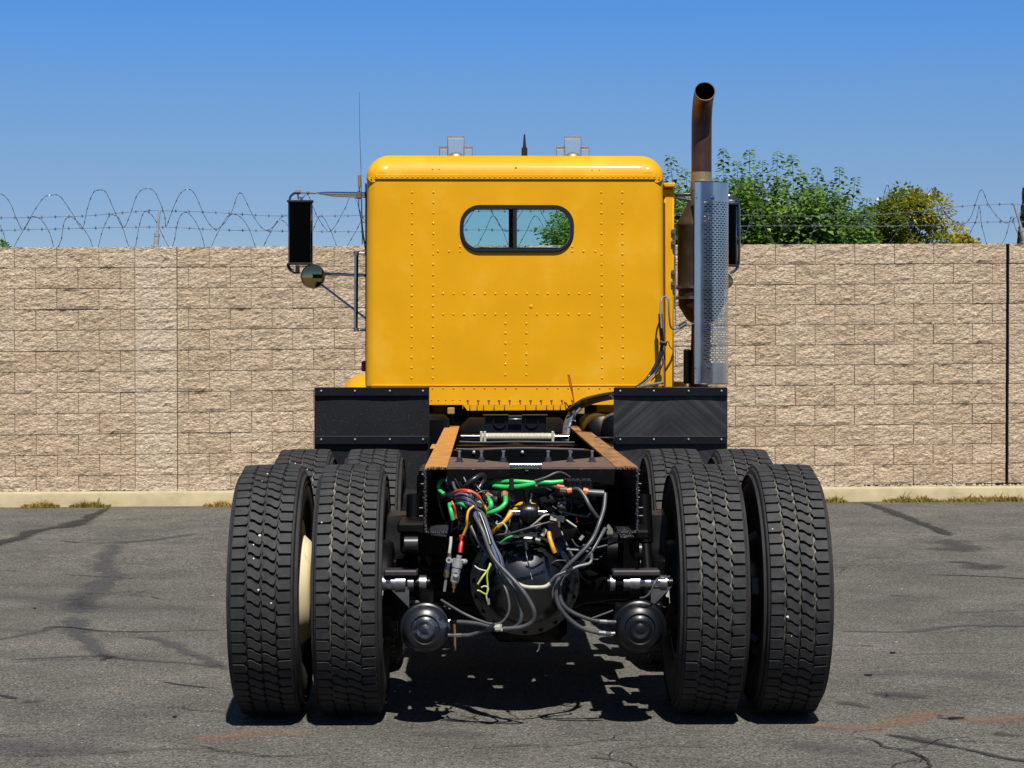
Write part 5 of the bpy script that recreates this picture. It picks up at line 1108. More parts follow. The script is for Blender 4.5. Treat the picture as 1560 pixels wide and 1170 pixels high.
# rear window
def ringframe(mb_, a, b, off):
    n = len(a); o = len(mb_.v); mb_.v += [tuple(p) for p in a] + [tuple(p) for p in b] + [tuple(p + off) for p in a] + [tuple(p + off) for p in b]
    for k in range(n):
        j = (k + 1) % n
        for q in ((k, j, n + j, n + k), (2 * n + k, 3 * n + k, 3 * n + j, 2 * n + j), (k, 2 * n + k, 2 * n + j, j), (n + k, n + j, 3 * n + j, 3 * n + k)): mb_.f.append(tuple(i + o for i in q)); mb_.m.append(0)
m_ = MB(); ringframe(m_, rrect(wc.x, wc.z, ww, wh, .118, YC - .016), rrect(wc.x, wc.z, ww - .036, wh - .036, .10, YC - .016), Vector((0, .03, 0)))
win = part('rear_window', m_, 'gasket', cab, smooth=50)
m_ = MB(); ringframe(m_, rrect(wc.x, wc.z, ww + .012, wh + .012, .124, YC - .006), rrect(wc.x, wc.z, ww - .01, wh - .01, .113, YC - .006), Vector((0, .01, 0))); part('gasket_lip', m_, 'gasket', win, smooth=50)
xd = W(784.5, 348, YC).x
m_ = MB(); m_.bbox((xd - .012, YC - .012, wc.z - wh / 2 + .012), (xd + .012, YC + .016, wc.z + wh / 2 - .012), .003); part('window_bar', m_, 'gasket', win, smooth=0)
m_ = MB(); m_.bbox((wc.x - ww / 2 + .09, YC - .004, wc.z - wh / 2 + .016), (xd - .012, YC + .008, wc.z - wh / 2 + .026), .002); m_.bbox((xd + .012, YC - .004, wc.z - wh / 2 + .016), (wc.x + ww / 2 - .09, YC + .008, wc.z - wh / 2 + .026), .002); part('window_track', m_, 'chrome_soft', win, smooth=0)
for side in (-1, 1):
    P = [p for p in rrect(wc.x, wc.z, ww - .034, wh - .034, .10, YC + .004) if (p.x - xd) * side > .012]
    P = [Vector((xd + side * .012, YC + .004, wc.z + wh / 2 - .018)), Vector((xd + side * .012, YC + .004, wc.z - wh / 2 + .018))] + P
    cx_ = sum(p.x for p in P) / len(P); cz_ = sum(p.z for p in P) / len(P); P.sort(key=lambda p: math.atan2(p.z - cz_, p.x - cx_))
    m_ = MB(); m_.add(P, [tuple(range(len(P)))]); part('glass_pane', m_, 'glass', win, smooth=0, fix=False)

# door pillar and hinge strip on the right of the cab
a = W(1012, 284, YC + .05); b = W(1028, 590, YC + .05)
m_ = MB(); m_.bbox((XB - .012 + .012, YC + .10, ZC0 - .02), (b.x, YF - .4, W(1020, 284, YC).z), .012); pl = part('door_edge', m_, 'yellow', cab)
m_ = MB(); m_.bbox((XB - .004, YC + .06, W(1020, 284, YC).z), (W(1030.5, 280, YC).x, YF - .4, W(1020, 277, YC).z), .006); part('drip_rail', m_, 'yellow', cab)
m_ = MB(); m_.box((XB - .010, YC + .05, ZC0 - .02), (XB + .004, YC + .12, W(1010, 308, YC).z)); part('door_gap', m_, mat('red_brown_seal', (.10, .012, .006, 1), .6), cab, smooth=0)
for py in (353, 370, 415, 432):
    m_ = MB(); p = W(1026, py, YC + .09); m_.bbox(p + Vector((-.014, -.008, -.016)), p + Vector((.012, .02, .016)), .005); m_.cyl(p + Vector((.004, -.012, -.014)), p + Vector((.004, -.012, .014)), .007, 8); part('hinge', m_, 'gusset', pl)
m_ = MB(); p = W(1028, 392, YC + .12); m_.bbox((p.x - .004, p.y, W(1028, 470, YC).z), (p.x + .006, p.y + .02, W(1028, 345, YC).z), .002); part('hinge_strip', m_, 'steel', pl, smooth=0)
# left rear edge strip (thin drip moulding)
m_ = MB(); m_.bbox((XA - .003, YC + .09, ZC0), (XA + .006, YC + .12, ZS - .02), .002); part('edge_moulding', m_, 'black', cab, smooth=0)
# little red side lamp and the yellow fender top show left of the cab
m_ = MB(); p = W(553.2, 558, 12.9); m_.bbox(p + Vector((-.012, 0, -.035)), p + Vector((.02, .05, .035)), .008); part('side_lamp', m_, 'red_lens', cab)
m_ = MB(); p = W(1037, 585, 12.9); m_.bbox(p + Vector((-.05, 0, -.02)), p + Vector((.04, .3, .012)), .01); part('step_flange', m_, 'yellow', cab)

# ---- roof equipment
zr = ZR
for px in (696, 874):
    p = W(px - 1.5, 232, 12.75); p.z = zr - .002; u = 1 / F * 12.75
    m_ = MB(); m_.lathe(p, (0, 0, 1), [(0, .0001), (0, .062), (.012, .062), (.020, .045), (.024, .0001)], 24); lb = part('strobe_light', m_, 'chrome_soft', roof)
    m_ = MB(); m_.bbox(p + Vector((-.056, -.03, .02)), p + Vector((.056, .06, .170)), .005); part('lens', m_, 'lens_clear', lb, smooth=20)
    m_ = MB(); m_.bbox(p + Vector((-.050, -.024, .160)), p + Vector((.050, .054, .167)), .002); part('lens_cap', m_, 'chrome', lb)
    m_ = MB(); m_.lathe(p + Vector((0, 0, .018)), (0, 0, 1), [(0, .055), (.022, .052), (.040, .034), (.05, .0001)], 20); part('reflector', m_, 'stack_tan', lb)
    for s_ in (-1, 1):
        m_ = MB(); q = p + Vector((s_ * .078, 0, 0)); m_.bbox(q + Vector((-.030, -.02, 0)), q + Vector((.030, .05, .105)), .005); part('side_lens', m_, 'lens_clear', lb, smooth=20)
        m_ = MB(); m_.bbox(q + Vector((-.026, -.014, .088)), q + Vector((.026, .044, .101)), .004); part('lens_cap', m_, 'chrome', lb)
for px in (622, 744, 786, 826, 949):
    m_ = MB(); p = W(px, 232, 13.1); p.z = zr - .004; m_.lathe(p, (0, 0, 1), [(0, .036), (.030, .035), (.042, .026), (.046, .0001)], 20); part('marker_lamp', m_, 'amber', roof)
m_ = MB(); p = W(764, 232, 12.9); p.z = zr - .004; m_.lathe(p, (0, 0, 1), [(0, .034), (.026, .03), (.038, .016), (.042, .0001)], 16); part('antenna_boss', m_, 'gusset', roof)
m_ = MB(); p = W(799, 232, 12.8); p.z = zr - .004; m_.lathe(p, (0, 0, 1), [(0, .020), (.102, .019), (.103, .012), (.188, .005), (.192, .0001)], 16); part('stub_antenna', m_, 'plastic', roof)

# ================================================================== EXHAUST
ec = W(1068.5, 400, 12.52); u_ = 12.52 / F
def Z(py, Y=12.52): return W(1068, py, Y).z
m_ = MB(); zm = Z(142, 12.35); top = [(ec.x, ec.y, Z(300)), (ec.x, ec.y, Z(275)), (ec.x, ec.y, zm - .30), (ec.x, ec.y, zm - .20)]
for k in range(1, 9): a = math.pi / 2 * k / 8 * .92; top.append((ec.x, ec.y - (1 - math.cos(a)) * .15, zm - .20 + math.sin(a) * .16 + .03 * k / 8))
d_ = (Vector(top[-1]) - Vector(top[-2])).normalized(); top.append(Vector(top[-1]) + d_ * .06)
m_.tube([(ec.x, ec.y, Z(275))] + top[2:], .0645, 32, False); 
st = part('exhaust_stack', m_, 'stack', truck, loc=(ec.x, ec.y, Z(300)), smooth=60)
m_ = MB(); m_.tube([Vector(t) for t in top[2:]], .060, 28, False); part('stack_bore', m_, 'soot', st, smooth=60)
m_ = MB(); e = Vector(top[-1]); m_.lathe(e, d_, [(-.004, .060), (0, .0605), (.001, .0645), (-.006, .0655)], 32); part('stack_lip', m_, 'stack', st)
m_ = MB(); m_.lathe((ec.x, ec.y, Z(283)), (0, 0, 1), [(-.09, .066), (-.03, .066), (-.028, .069), (.03, .069), (.032, .0668), (.085, .0665)], 32); part('stack_collar', m_, 'stack_tan', st)
mr_ = .152
m_ = MB(); zt = Z(342)
m_.lathe((ec.x, ec.y, 0), (0, 0, 1), [(Z(300), .066), (zt + .02, mr_ * .98), (zt, mr_ + .006), (zt - .008, mr_ + .006), (zt - .02, mr_), (Z(436), mr_), (Z(437), mr_ + .004), (Z(441), mr_ + .004), (Z(442), mr_ - .004), (Z(466), mr_ - .006), (Z(486), .095), (Z(492), .065)], 40)
mu = part('muffler', m_, 'muffler', st, loc=(ec.x, ec.y, Z(400)), smooth=40)
for py in (438, 454):
    m_ = MB(); m_.lathe((ec.x, ec.y, Z(py)), (0, 0, 1), [(-.008, mr_), (-.008, mr_ + .009), (.008, mr_ + .009), (.008, mr_)], 36); m_.bbox((ec.x - mr_ - .03, ec.y - .01, Z(py) - .012), (ec.x - mr_, ec.y + .02, Z(py) + .012), .004); part('band_clamp', m_, 'steel', mu)
m_ = MB(); m_.tube([(ec.x, ec.y, Z(494)), (ec.x - .01, ec.y, Z(560)), (ec.x - .02, ec.y, Z(600)), (ec.x - .05, ec.y + .1, Z(640)), (ec.x - .3, ec.y + .4, Z(680))], .062, 20); part('lower_pipe', m_, 'muffler', st)
m_ = MB(); p = W(1045, 556, 12.5); m_.bbox(p + Vector((-.012, 0, -.12)), p + Vector((.03, .05, .10)), .006); part('pipe_bracket', m_, 'black', st)
# perforated guard: an arc with real slots
gr = .172; A0, A1 = R(-21), R(112); s_top, s_bot = Z(280), Z(584.5); g0, g1 = Z(309), Z(553)
def gp(a, z, r_=gr): return (ec.x + math.sin(a) * r_, ec.y - math.cos(a) * r_, z)
m_ = MB()
def sheet(a0, a1, z0, z1, n):
    vs = [];
    for k in range(n + 1): a = a0 + (a1 - a0) * k / n; vs += [gp(a, z0), gp(a, z1)]
    m_.add(vs, [(2 * k, 2 * k + 2, 2 * k + 3, 2 * k + 1) for k in range(n)])
sheet(A0, A1, g0, s_top, 30); sheet(A0, A1, s_bot, g1, 30); aS = R(-1.5); sheet(A0, aS, g1, g0, 4)
nr = 70; rh = (g0 - g1) / nr; cw = R(10.8); slot = .70
for i in range(nr):
    z1 = g0 - rh * i; z0 = z1 - rh; zs0, zs1 = z0 + rh * .26, z1 - rh * .26
    sheet(aS, A1, zs1, z1, 20); sheet(aS, A1, z0, zs0, 20)
    a = aS + (cw * .5 if i % 2 else 0) ; sheet(aS, a + .01, zs0, zs1, 2)
    while a < A1 - .02:
        e0 = min(a + cw * slot, A1); e1 = min(a + cw, A1); sheet(e0, e1, zs0, zs1, 1); a += cw
hsd = part('heat_guard', m_, 'stainless', st, loc=(ec.x, ec.y, g1), smooth=60, fix=False)
m_ = MB()
for z in (s_top, s_bot): m_.tube([gp(A0 + (A1 - A0) * k / 24, z) for k in range(25)], .003, 6)
m_.tube([gp(A0, s_bot), gp(A0, s_top)], .003, 6); part('guard_hem', m_, 'chrome_soft', hsd)
for (px, py) in ((1081, 305), (1076, 560.5)):
    a = math.asin((px - 1068.5) * u_ / gr); m_ = MB(); m_.lathe(gp(a, Z(py)), Vector(gp(a, 0, 1)) - Vector((ec.x, ec.y, 0)), [(0, .014), (.004, .013), (.005, .007), (.012, .006), (.012, .0001)], 10); part('guard_screw', m_, 'chrome_soft', hsd)
for (px, py) in ((1057, 304), (1056, 560), (1105, 565)):
    a = math.asin((px - 1068.5) * u_ / gr); m_ = MB(); m_.dome(gp(a, Z(py)), Vector(gp(a, 0, 1)) - Vector((ec.x, ec.y, 0)), .006, .004, 8, 2); part('guard_rivet', m_, 'gusset', hsd)
for (y1, y2, mt) in ((297, 296, 'chrome_soft'), (301, 305, 'steel')):
    m_ = MB(); m_.tube([W(1028, y1, 12.45), W(1052, y2, 12.5)], .012 if mt == 'chrome_soft' else .008, 10); part('stack_bracket', m_, mt, st)

# ================================================================== MIRRORS AND GRAB RAIL
YM = 13.55
def mirror_box(px0, px1, py0, py1, Y, name='wing_mirror'):
    a, b = W(px0, py0, Y), W(px1, py1, Y); m_ = MB(); m_.bbox((a.x, Y + .004, b.z), (b.x, Y + .05, a.z), .012); mi = part(name, m_, 'chrome_soft', truck)
    m_ = MB(); m_.box((a.x + .010, Y - .002, b.z + .012), (b.x - .014, Y + .0035, a.z - .012)); part('mirror_glass', m_, 'mirror_black', mi, smooth=0)
    m_ = MB(); m_.bbox((a.x - .006, Y - .008, a.z - .010), (b.x + .006, Y + .05, a.z + .006), .003); part('mirror_end_cap', m_, 'plastic', mi, smooth=0); m_ = MB(); m_.bbox((a.x - .006, Y - .004, b.z - .006), (b.x + .002, Y + .05, b.z + .008), .003); part('mirror_end_cap', m_, 'plastic', mi, smooth=0)
    return mi
ml = mirror_box(438.5, 476, 306, 402, YM)
m_ = MB(); m_.tube(smoothpath([W(x, y, YM + .03) for x, y in ((441, 306), (443, 299), (450, 293.5), (455, 293.5))], 5), .0085, 10); m_.tube([W(453, 293, YM + .03), W(455, 304, YM + .03)], .007, 8); m_.tube([W(459, 300, YM + .03), W(459, 306, YM + .03)], .009, 8); part('mirror_loop', m_, 'chrome_soft', ml)
m_ = MB(); m_.cyl(W(449, 293, YM + .03), W(458, 293, YM + .03), .014, 12); m_.tube([W(456, 294, YM + .03), W(470, 294, YM + .02), W(484, 295, YM)], .005, 8); m_.dome(W(469.5, 294, YM), (0, -1, 0), .012, .012, 10, 3); part('mirror_knuckle', m_, 'gusset', ml)
m_ = MB(); m_.tube([W(482, 294.5, YM), W(500, 294.5, 13.4), W(557, 295.5, 13.1)], .012, 12, rs=[.006, .012, .013]); m_.tube([W(486, 295.5, YM), W(510, 298, 13.4), W(557, 299.5, 13.1)], .012, 12, rs=[.004, .010, .012]); arm = part('mirror_arm', m_, 'chrome', ml)
m_ = MB(); m_.tube(smoothpath([W(x, y, YM + .03) for x, y in ((439, 402), (441, 409), (448, 414), (457, 414.5))], 5), .012, 10); m_.bbox(W(450, 416, YM), W(456, 404, YM) + Vector((0, .04, 0)), .005); part('lower_mirror_arm', m_, 'plastic', ml)
# convex mirror
c = W(477, 421, YM - .05); r_ = 18.6 * YM / F
m_ = MB(); m_.lathe(c, (0, 1, 0), [(-.006, r_ * .93), (-.008, r_), (.004, r_), (.03, r_ * .8), (.05, r_ * .3), (.052, .0001)], 40); cv = part('convex_mirror', m_, 'chrome_soft', truck)
m_ = MB(); Rm = .32; prof = [(-(math.sqrt(Rm * Rm - (r_ * .95 * k / 8) ** 2) - math.sqrt(Rm * Rm - (r_ * .95) ** 2)) - .002, max(r_ * .95 * k / 8, 1e-4)) for k in range(8, -1, -1)]; m_.lathe(c, (0, 1, 0), prof, 40); part('mirror_glass', m_, 'mirror_tint', cv, smooth=80)
m_ = MB(); m_.tube([W(494, 417, 13.5), W(540, 419, 13.2), W(557, 419.5, 13.1)], .011, 12); m_.tube([W(490, 434, 13.5), W(557, 485, 13.1)], .008, 10); part('mirror_brace', m_, 'chrome_soft', cv)
# grab rail
m_ = MB(); m_.tube([W(543, 386, 12.9), W(542, 505, 12.9)], .0135, 14); gb = part('grab_rail', m_, 'chrome_soft', truck)
for py in (386, 503):
    m_ = MB(); m_.cyl(W(543, py, 12.9) + Vector((0, 0, -.01)), W(543, py, 12.9) + Vector((0, 0, .014)), .019, 12); m_.tube([W(543, py, 12.9), W(558, py, 12.9)], .007, 8); part('rail_end', m_, 'steel', gb)
# CB aerial
m_ = MB(); P = smoothpath([W(x, y, 12.9) for x, y in ((556, 372), (551, 330), (550, 262), (548, 200), (547.5, 140))], 6); m_.tube(P, .003, 6, True, rs=[.0036 - .0024 * k / (len(P) - 1) for k in range(len(P))]); an = part('whip_aerial', m_, 'chrome_soft', truck, smooth=60)
m_ = MB(); m_.cyl(W(547.5, 285, 12.9), W(547.5, 267, 12.9), .0105, 12); part('aerial_spring', m_, 'stack_tan', an)
m_ = MB(); m_.bbox(W(543, 303, 12.9), W(551, 291, 12.9) + Vector((0, .03, 0)), .005); m_.cyl(W(547.5, 291, 12.9), W(547.5, 285, 12.9), .005, 8); part('aerial_mount', m_, 'gusset', an)
m_ = MB(); m_.tube(smoothpath([W(x, y, 12.88) for x, y in ((546.5, 304), (547, 318), (550, 335), (552, 355), (556, 376), (559, 395))], 5), .0035, 6); part('aerial_cable', m_, 'hose_black', an)
m_ = MB(); m_.tube([W(551, 304, 12.92), W(552, 372, 12.92)], .004, 6); m_.tube([W(550, 338, 12.92), W(560, 338, 12.92)], .005, 6); part('aerial_stay', m_, 'steel', an)
# right mirror behind the guard
a_ = mirror_box(1098, 1124, 310, 405, YM)
m_ = MB(); m_.tube(smoothpath([W(x, y, YM + .02) for x, y in ((1100, 300), (1112, 298), (1121, 303), (1125.5, 314), (1126, 340), (1126, 390), (1124.5, 405), (1119, 413), (1112, 416))], 4), .0095, 10); part('mirror_loop', m_, 'chrome_soft', a_)
m_ = MB(); m_.bbox(W(1107, 310, YM), W(1120, 304, YM) + Vector((0, .03, 0)), .005); part('mirror_knuckle', m_, 'steel', a_)
c = W(1105, 429, YM); r_ = .056; m_ = MB(); m_.lathe(c, (-.35, 1, 0), [(-.004, r_ * .93), (-.006, r_), (.004, r_), (.03, r_ * .7), (.04, .0001)], 28); cv = part('convex_mirror', m_, 'plastic', truck)
m_ = MB(); m_.lathe(c, (-.35, 1, 0), [(-.003, r_ * .93), (-.012, .0001)], 28); part('mirror_glass', m_, 'mirror_tint', cv)

# ================================================================== HOSES, WIRES AND VALVES
def hose(name, mt, r_, pts, n=8, sm=6, cls=None):
    P = smoothpath([W(x, y, Y) for x, y, Y in pts], sm); m_ = MB(); m_.tube(P, r_, n); return part(name, m_, mt, truck, smooth=70, fix=False)
def band(px, py, Y, r_=.012, mt='plastic', w=.004):
    p = W(px, py, Y); m_ = MB(); m_.lathe(p, (.5, 0, -.8), [(-w, r_), (-w, r_ + .002), (w, r_ + .002), (w, r_)], 10); return part('cable_tie', m_, mt, truck)
def fitting(pts, rs, mt='steel', n=6, name='hose_fitting'):
    m_ = MB(); P = [W(*p) for p in pts]
    for i in range(len(P) - 1): m_.cyl(P[i], P[i + 1], rs[i], n)
    return part(name, m_, mt, truck, smooth=30)
# cab wiring, right rear corner
hose('cab_cable', 'wire_grey', .006, [(1008, 500, 12.05), (1006, 470, 12.08), (1008, 456, 12.10), (1013, 452, 12.12), (1018, 456, 12.10), (1019, 475, 12.10), (1021, 495, 12.12), (1025, 501, 12.15), (1033, 500, 12.2), (1044, 493, 12.3)])
hose('cab_cable', 'hose_black', .014, [(1006, 478, 12.10), (1007, 500, 12.10), (1009, 520, 12.12)])
hose('cab_cable', 'hose_black', .011, [(1009, 520, 12.12), (1006, 540, 12.1), (997, 560, 12.08), (985, 578, 12.05), (970, 590, 11.9)])
hose('cab_cable', 'wire_grey', .006, [(1011, 522, 12.13), (1008, 545, 12.12), (999, 565, 12.10), (983, 583, 12.0), (968, 592, 11.8)])
hose('cab_cable', 'hose_black', .004, [(1007, 540, 12.14), (1010, 552, 12.14), (1004, 566, 12.13), (992, 580, 12.1)])
hose('cab_cable', 'wire_grey', .009, [(1010, 583, 12.12), (992, 586, 12.0), (975, 589, 11.8)])
hose('cab_cable', 'wire_grey', .004, [(1028, 508, 12.2), (1040, 498, 12.3), (1048, 494, 12.35)])
fitting([(1036, 497, 12.25), (1044, 492, 12.32)], [.012], 'plastic', 8); fitting([(1005, 522, 12.08), (1016, 524, 12.08)], [.014], 'hose_black', 8)
hose('cab_cable', 'hose_black', .003, [(1014, 523, 12.08), (1018, 520, 12.05), (1020, 527, 12.05), (1024, 532, 12.1)])
# red/black lead sticking up on the skirt
hose('loose_wire', 'red', .0035, [(875, 617, 12.1), (872, 600, 12.1), (868, 585, 12.08), (865, 570, 12.08)]); hose('loose_wire', 'rust_brown', .003, [(876, 618, 12.12), (873, 602, 12.12), (871, 588, 12.1), (867, 571, 12.08)])
# big conduit from the boards down to the frame
hose('conduit', 'hose_grey', .020, [(936, 603, 11.0), (915, 607, 11.2), (893, 614, 11.4), (875, 625, 11.5), (864, 645, 11.4), (861, 672, 11.2)], 12)
hose('conduit', 'wire_grey', .010, [(885, 622, 11.35), (874, 634, 11.35), (867, 650, 11.3), (864, 672, 11.15)]); hose('conduit', 'blue_wire', .007, [(878, 628, 11.3), (870, 642, 11.3), (866, 658, 11.25), (865, 672, 11.12)])
hose('conduit', 'hose_black', .016, [(936, 600, 11.0), (912, 604, 11.15), (888, 611, 11.35), (868, 625, 11.45)])
hose('air_line', 'steel', .005, [(907, 667, 10.6), (920, 667, 10.55), (936, 667, 10.5)])
for px, py in ((868, 634), (880, 616), (890, 612)): band(px, py, 11.25, .022, 'hose_black')

# brake hoses to the right chamber
hose('brake_hose', 'hose_grey', 0.0086, [(833, 736, 7.98), (845, 739, 7.97), (855, 743, 7.96)])
hose('brake_hose', 'hose_grey', 0.0082, [(866, 748, 7.95), (880, 745, 7.92), (890, 755, 7.9), (899, 772, 7.88), (910, 788, 7.9)])
hose('brake_hose', 'hose_grey', 0.0090, [(922, 752, 7.96), (920, 775, 7.92), (913, 797, 7.88), (905, 817, 7.86), (893, 834, 7.84), (873, 854, 7.83), (858, 870, 7.83), (849, 888, 7.82), (847, 907, 7.82), (853, 926, 7.82), (867, 943, 7.83), (887, 957, 7.84), (913, 964.5, 7.85), (930, 965.5, 7.86)])
hose('brake_hose', 'hose_grey', 0.0086, [(922, 805, 7.94), (912, 822, 7.9), (901, 840, 7.87), (884, 857, 7.86), (866, 872, 7.85), (855, 888, 7.84), (853, 907, 7.84), (859, 923, 7.84), (876, 935, 7.85), (900, 944, 7.86), (922, 947.5, 7.87), (936, 948, 7.88)])
hose('brake_hose', 'wire_grey', .0060, [(901, 843, 7.82), (901, 853, 7.82), (896, 859, 7.81), (880, 863, 7.80), (862, 872, 7.79)])
hose('air_line', 'hose_white', .0085, [(862, 872, 7.79), (852, 877, 7.79)]); hose('brake_hose', 'hose_grey', 0.0065, [(862, 871, 7.785), (848, 877, 7.78), (841, 884, 7.78), (836, 891, 7.78)])
hose('air_line', 'hose_white', .0085, [(838, 889, 7.78), (830, 894, 7.78), (815, 895, 7.77), (800, 894, 7.77), (788, 889, 7.78)])
hose('air_line', 'hose_grey', .0055, [(854, 803, 8.1), (857, 815, 8.08), (864, 832, 8.05), (873, 848, 8.0)]); hose('brake_hose', 'hose_grey', 0.0052, [(846, 890, 7.86), (842, 903, 7.86), (843, 912, 7.86)])
hose('air_line', 'hose_grey', .0040, [(902, 942, 7.86), (918, 936, 7.86), (934, 930, 7.86)])
hose('air_line', 'hose_grey', .0040, [(975, 911, 7.85), (984, 909, 7.84), (992, 900, 7.84), (996, 890, 7.84), (1003, 881, 7.86), (1010, 882, 7.88), (1020, 878, 7.9)])
fitting([(913, 947, 7.862), (924, 947.3, 7.868), (938, 947.8, 7.88)], [.0085, .0065]); fitting([(912, 964.5, 7.85), (922, 965, 7.855), (930, 965.5, 7.86), (937, 965, 7.86)], [.0105, .0085, .0065])
# looped hoses to the left chamber
hose('brake_hose', 'hose_grey', 0.0090, [(716, 768, 7.95), (723, 785, 7.9), (735, 808, 7.85), (746, 839, 7.82), (758, 858, 7.8), (777, 878, 7.78), (794, 897, 7.76), (808, 918, 7.75), (814, 934, 7.75), (811, 947, 7.76), (796, 955, 7.77), (775, 957.5, 7.78), (760, 957, 7.79), (748, 954.5, 7.8), (728, 950, 7.82), (707, 948, 7.84), (697, 947.5, 7.85)])
hose('brake_hose', 'hose_grey', 0.0086, [(712, 775, 7.97), (716, 798, 7.93), (728, 822, 7.9), (743, 843, 7.86), (762, 866, 7.83), (775, 884, 7.82), (786, 908, 7.8), (794, 930, 7.8), (793, 946, 7.8), (785, 955, 7.81), (768, 959, 7.81), (750, 958, 7.82), (735, 961, 7.83), (718, 967, 7.84), (705, 968, 7.85)])
hose('brake_hose', 'hose_grey', 0.0056, [(672, 914, 7.9), (688, 924, 7.87), (707, 935, 7.84), (727, 944, 7.82), (745, 950, 7.8), (760, 950, 7.79), (771, 941, 7.79), (776, 926, 7.79), (773, 905, 7.8), (766, 888, 7.82), (758, 872, 7.84)])
hose('brake_hose', 'hose_black', 0.0077, [(722, 765, 7.93), (732, 785, 7.9), (742, 812, 7.86), (747, 830, 7.83)])
fitting([(700, 947.5, 7.85), (690, 947.3, 7.86), (684, 947, 7.87)], [.0095, .008], 'black', 6); fitting([(683, 947, 7.87), (686, 947, 7.87)], [.010], 'steel', 8); fitting([(704, 968, 7.85), (693, 968, 7.86), (683, 967.5, 7.87)], [.0085, .006], 'steel')
for q in ((745, 954, 7.8), (758, 957, 7.79)): band(*q, .024, 'plastic')
fitting([(756, 957, 7.78), (764, 956, 7.77)], [.015], 'hose_white', 8)
band(897, 829, 7.86, .020); band(866, 868, 7.8, .02)
# gladhand line valves
fitting([(684.5, 843, 7.9), (685, 848, 7.9), (682, 866, 7.9), (681, 873, 7.9)], [.008, .011, .013]); fitting([(681.5, 868, 7.9), (680.8, 873, 7.9), (680.5, 879, 7.9)], [.012, .0135], 'brass', 8)
fitting([(680, 879, 7.9), (677, 901, 7.9)], [.006], 'wire_grey', 8)
m_ = MB(); p = W(684, 853, 7.88); m_.lathe(p, (0, -1, 0), [(0, .010), (.008, .013), (.012, .012), (.012, .006), (.002, .006)], 14); part('valve_ring', m_, 'alu', truck)
m_ = MB(); A = [W(*q) for q in ((700, 846, 7.88), (698.5, 852, 7.88), (696, 864, 7.88), (694.5, 872, 7.88), (692.5, 886, 7.88))]; m_.cyl(A[0], A[1], .011, 10); m_.cyl(A[1], A[2], .0215, 14); m_.cyl(A[2], A[3], .0185, 14); m_.cyl(A[3], A[4], .0175, 14); m_.bbox(A[1] + Vector((-.035, -.005, -.02)), A[1] + Vector((.036, .02, .0)), .006); va = part('relay_valve', m_, 'alu', truck, smooth=40)
m_ = MB(); m_.lathe(W(694.5, 874.5, 7.858), (0, -1, 0), [(0, .012), (.006, .012), (.006, .008), (.002, .007), (.002, .0001)], 16); part('valve_port', m_, 'alu', va)
fitting([(692.5, 886, 7.88), (692, 889, 7.88), (691.5, 896, 7.88), (691, 902, 7.88)], [.013, .009, .004], 'brass', 8)
hose('air_line', 'red', .0085, [(702, 815, 7.9), (703.5, 824, 7.9), (702, 832, 7.89), (701, 842, 7.88)]); hose('air_line', 'hose_white', .0065, [(687, 818, 7.92), (686.5, 828, 7.91), (684.5, 843, 7.9)])
# green air lines
hose('air_line', 'green', .0085, [(742, 733, 8.05), (760, 733.5, 8.0), (780, 733, 7.98), (800, 734, 7.97), (818, 735.5, 7.97)]); hose('air_line', 'green', .0100, [(752, 740, 8.0), (770, 742, 7.97), (790, 741, 7.95), (808, 738, 7.94), (825, 734.5, 7.93), (840, 735, 7.93), (858, 733.5, 7.93)])
hose('air_line', 'green', .0100, [(742, 758, 7.93), (747, 764, 7.9), (748, 771, 7.89), (744, 777, 7.9)]); hose('air_line', 'green', .0100, [(770, 757, 7.93), (770, 766, 7.9), (763, 774, 7.89), (753, 779, 7.89), (744, 781, 7.9)])
hose('air_line', 'green', .0095, [(697, 766, 7.93), (705, 768, 7.9), (712, 772, 7.9)]); hose('air_line', 'green', .0095, [(685, 768, 7.93), (687, 778, 7.9), (690, 792, 7.9)]); hose('air_line', 'green', .0085, [(686, 731, 8.05), (676, 731, 8.02), (669, 737, 8.0), (669, 746, 7.99), (677, 753, 7.97)])
hose('air_line', 'green', .005, [(742, 788, 7.98), (743, 800, 7.97), (744, 812, 7.98)]); hose('air_line', 'green', .004, [(762, 828, 7.92), (772, 820, 7.9), (785, 815, 7.9)])
for q in ((741, 756), (769, 755)): fitting([(q[0], q[1] - 4, 7.95), (q[0], q[1] + 3, 7.93)], [.014], 'rust_brown', 8)
fitting([(779, 729, 7.93), (780, 746, 7.93)], [.010], 'hose_black', 8); fitting([(816.5, 730, 7.93), (817, 741, 7.93)], [.006], 'wire_grey', 8)
hose('air_line', 'hose_grey', .005, [(817, 732, 7.92), (832, 727, 7.92), (848, 720, 7.93), (858, 721, 7.95), (868, 727, 7.97)])
# red, blue, yellow looms
hose('wire', 'red', .005, [(692, 750, 7.92), (702, 746.5, 7.9), (713, 747, 7.89), (724, 751, 7.89), (732, 758, 7.9)]); hose('wire', 'red', .004, [(694, 752, 7.92), (706, 748.5, 7.89), (718, 751, 7.88), (730, 760, 7.9)]); hose('wire', 'red', .005, [(688, 764, 7.9), (692, 772, 7.89), (694, 783, 7.9), (695, 790, 7.9)])
hose('wire', 'rust_brown', .004, [(703, 749, 7.9), (716, 749, 7.88), (729, 756, 7.88), (738, 772, 7.9), (743, 784, 7.9)])
for k in range(7): hose('wire', ['blue_wire', 'hose_black', 'wire_grey', 'blue_wire', 'hose_black', 'blue_wire', 'hose_grey'][k], .0045, [(690 + k, 756 + k * 1.3, 7.92), (702, 752 + k * 2.2, 7.89 + k * .003), (714, 755 + k * 2.2, 7.88), (722 + k * .6, 764 + k * 2, 7.9), (726 + k * 2, 785, 7.9), (738 + k * 2.4, 815 + k * 2, 7.86), (752 + k * 2, 850, 7.84), (758 + k * 2, 872 + k, 7.83)])
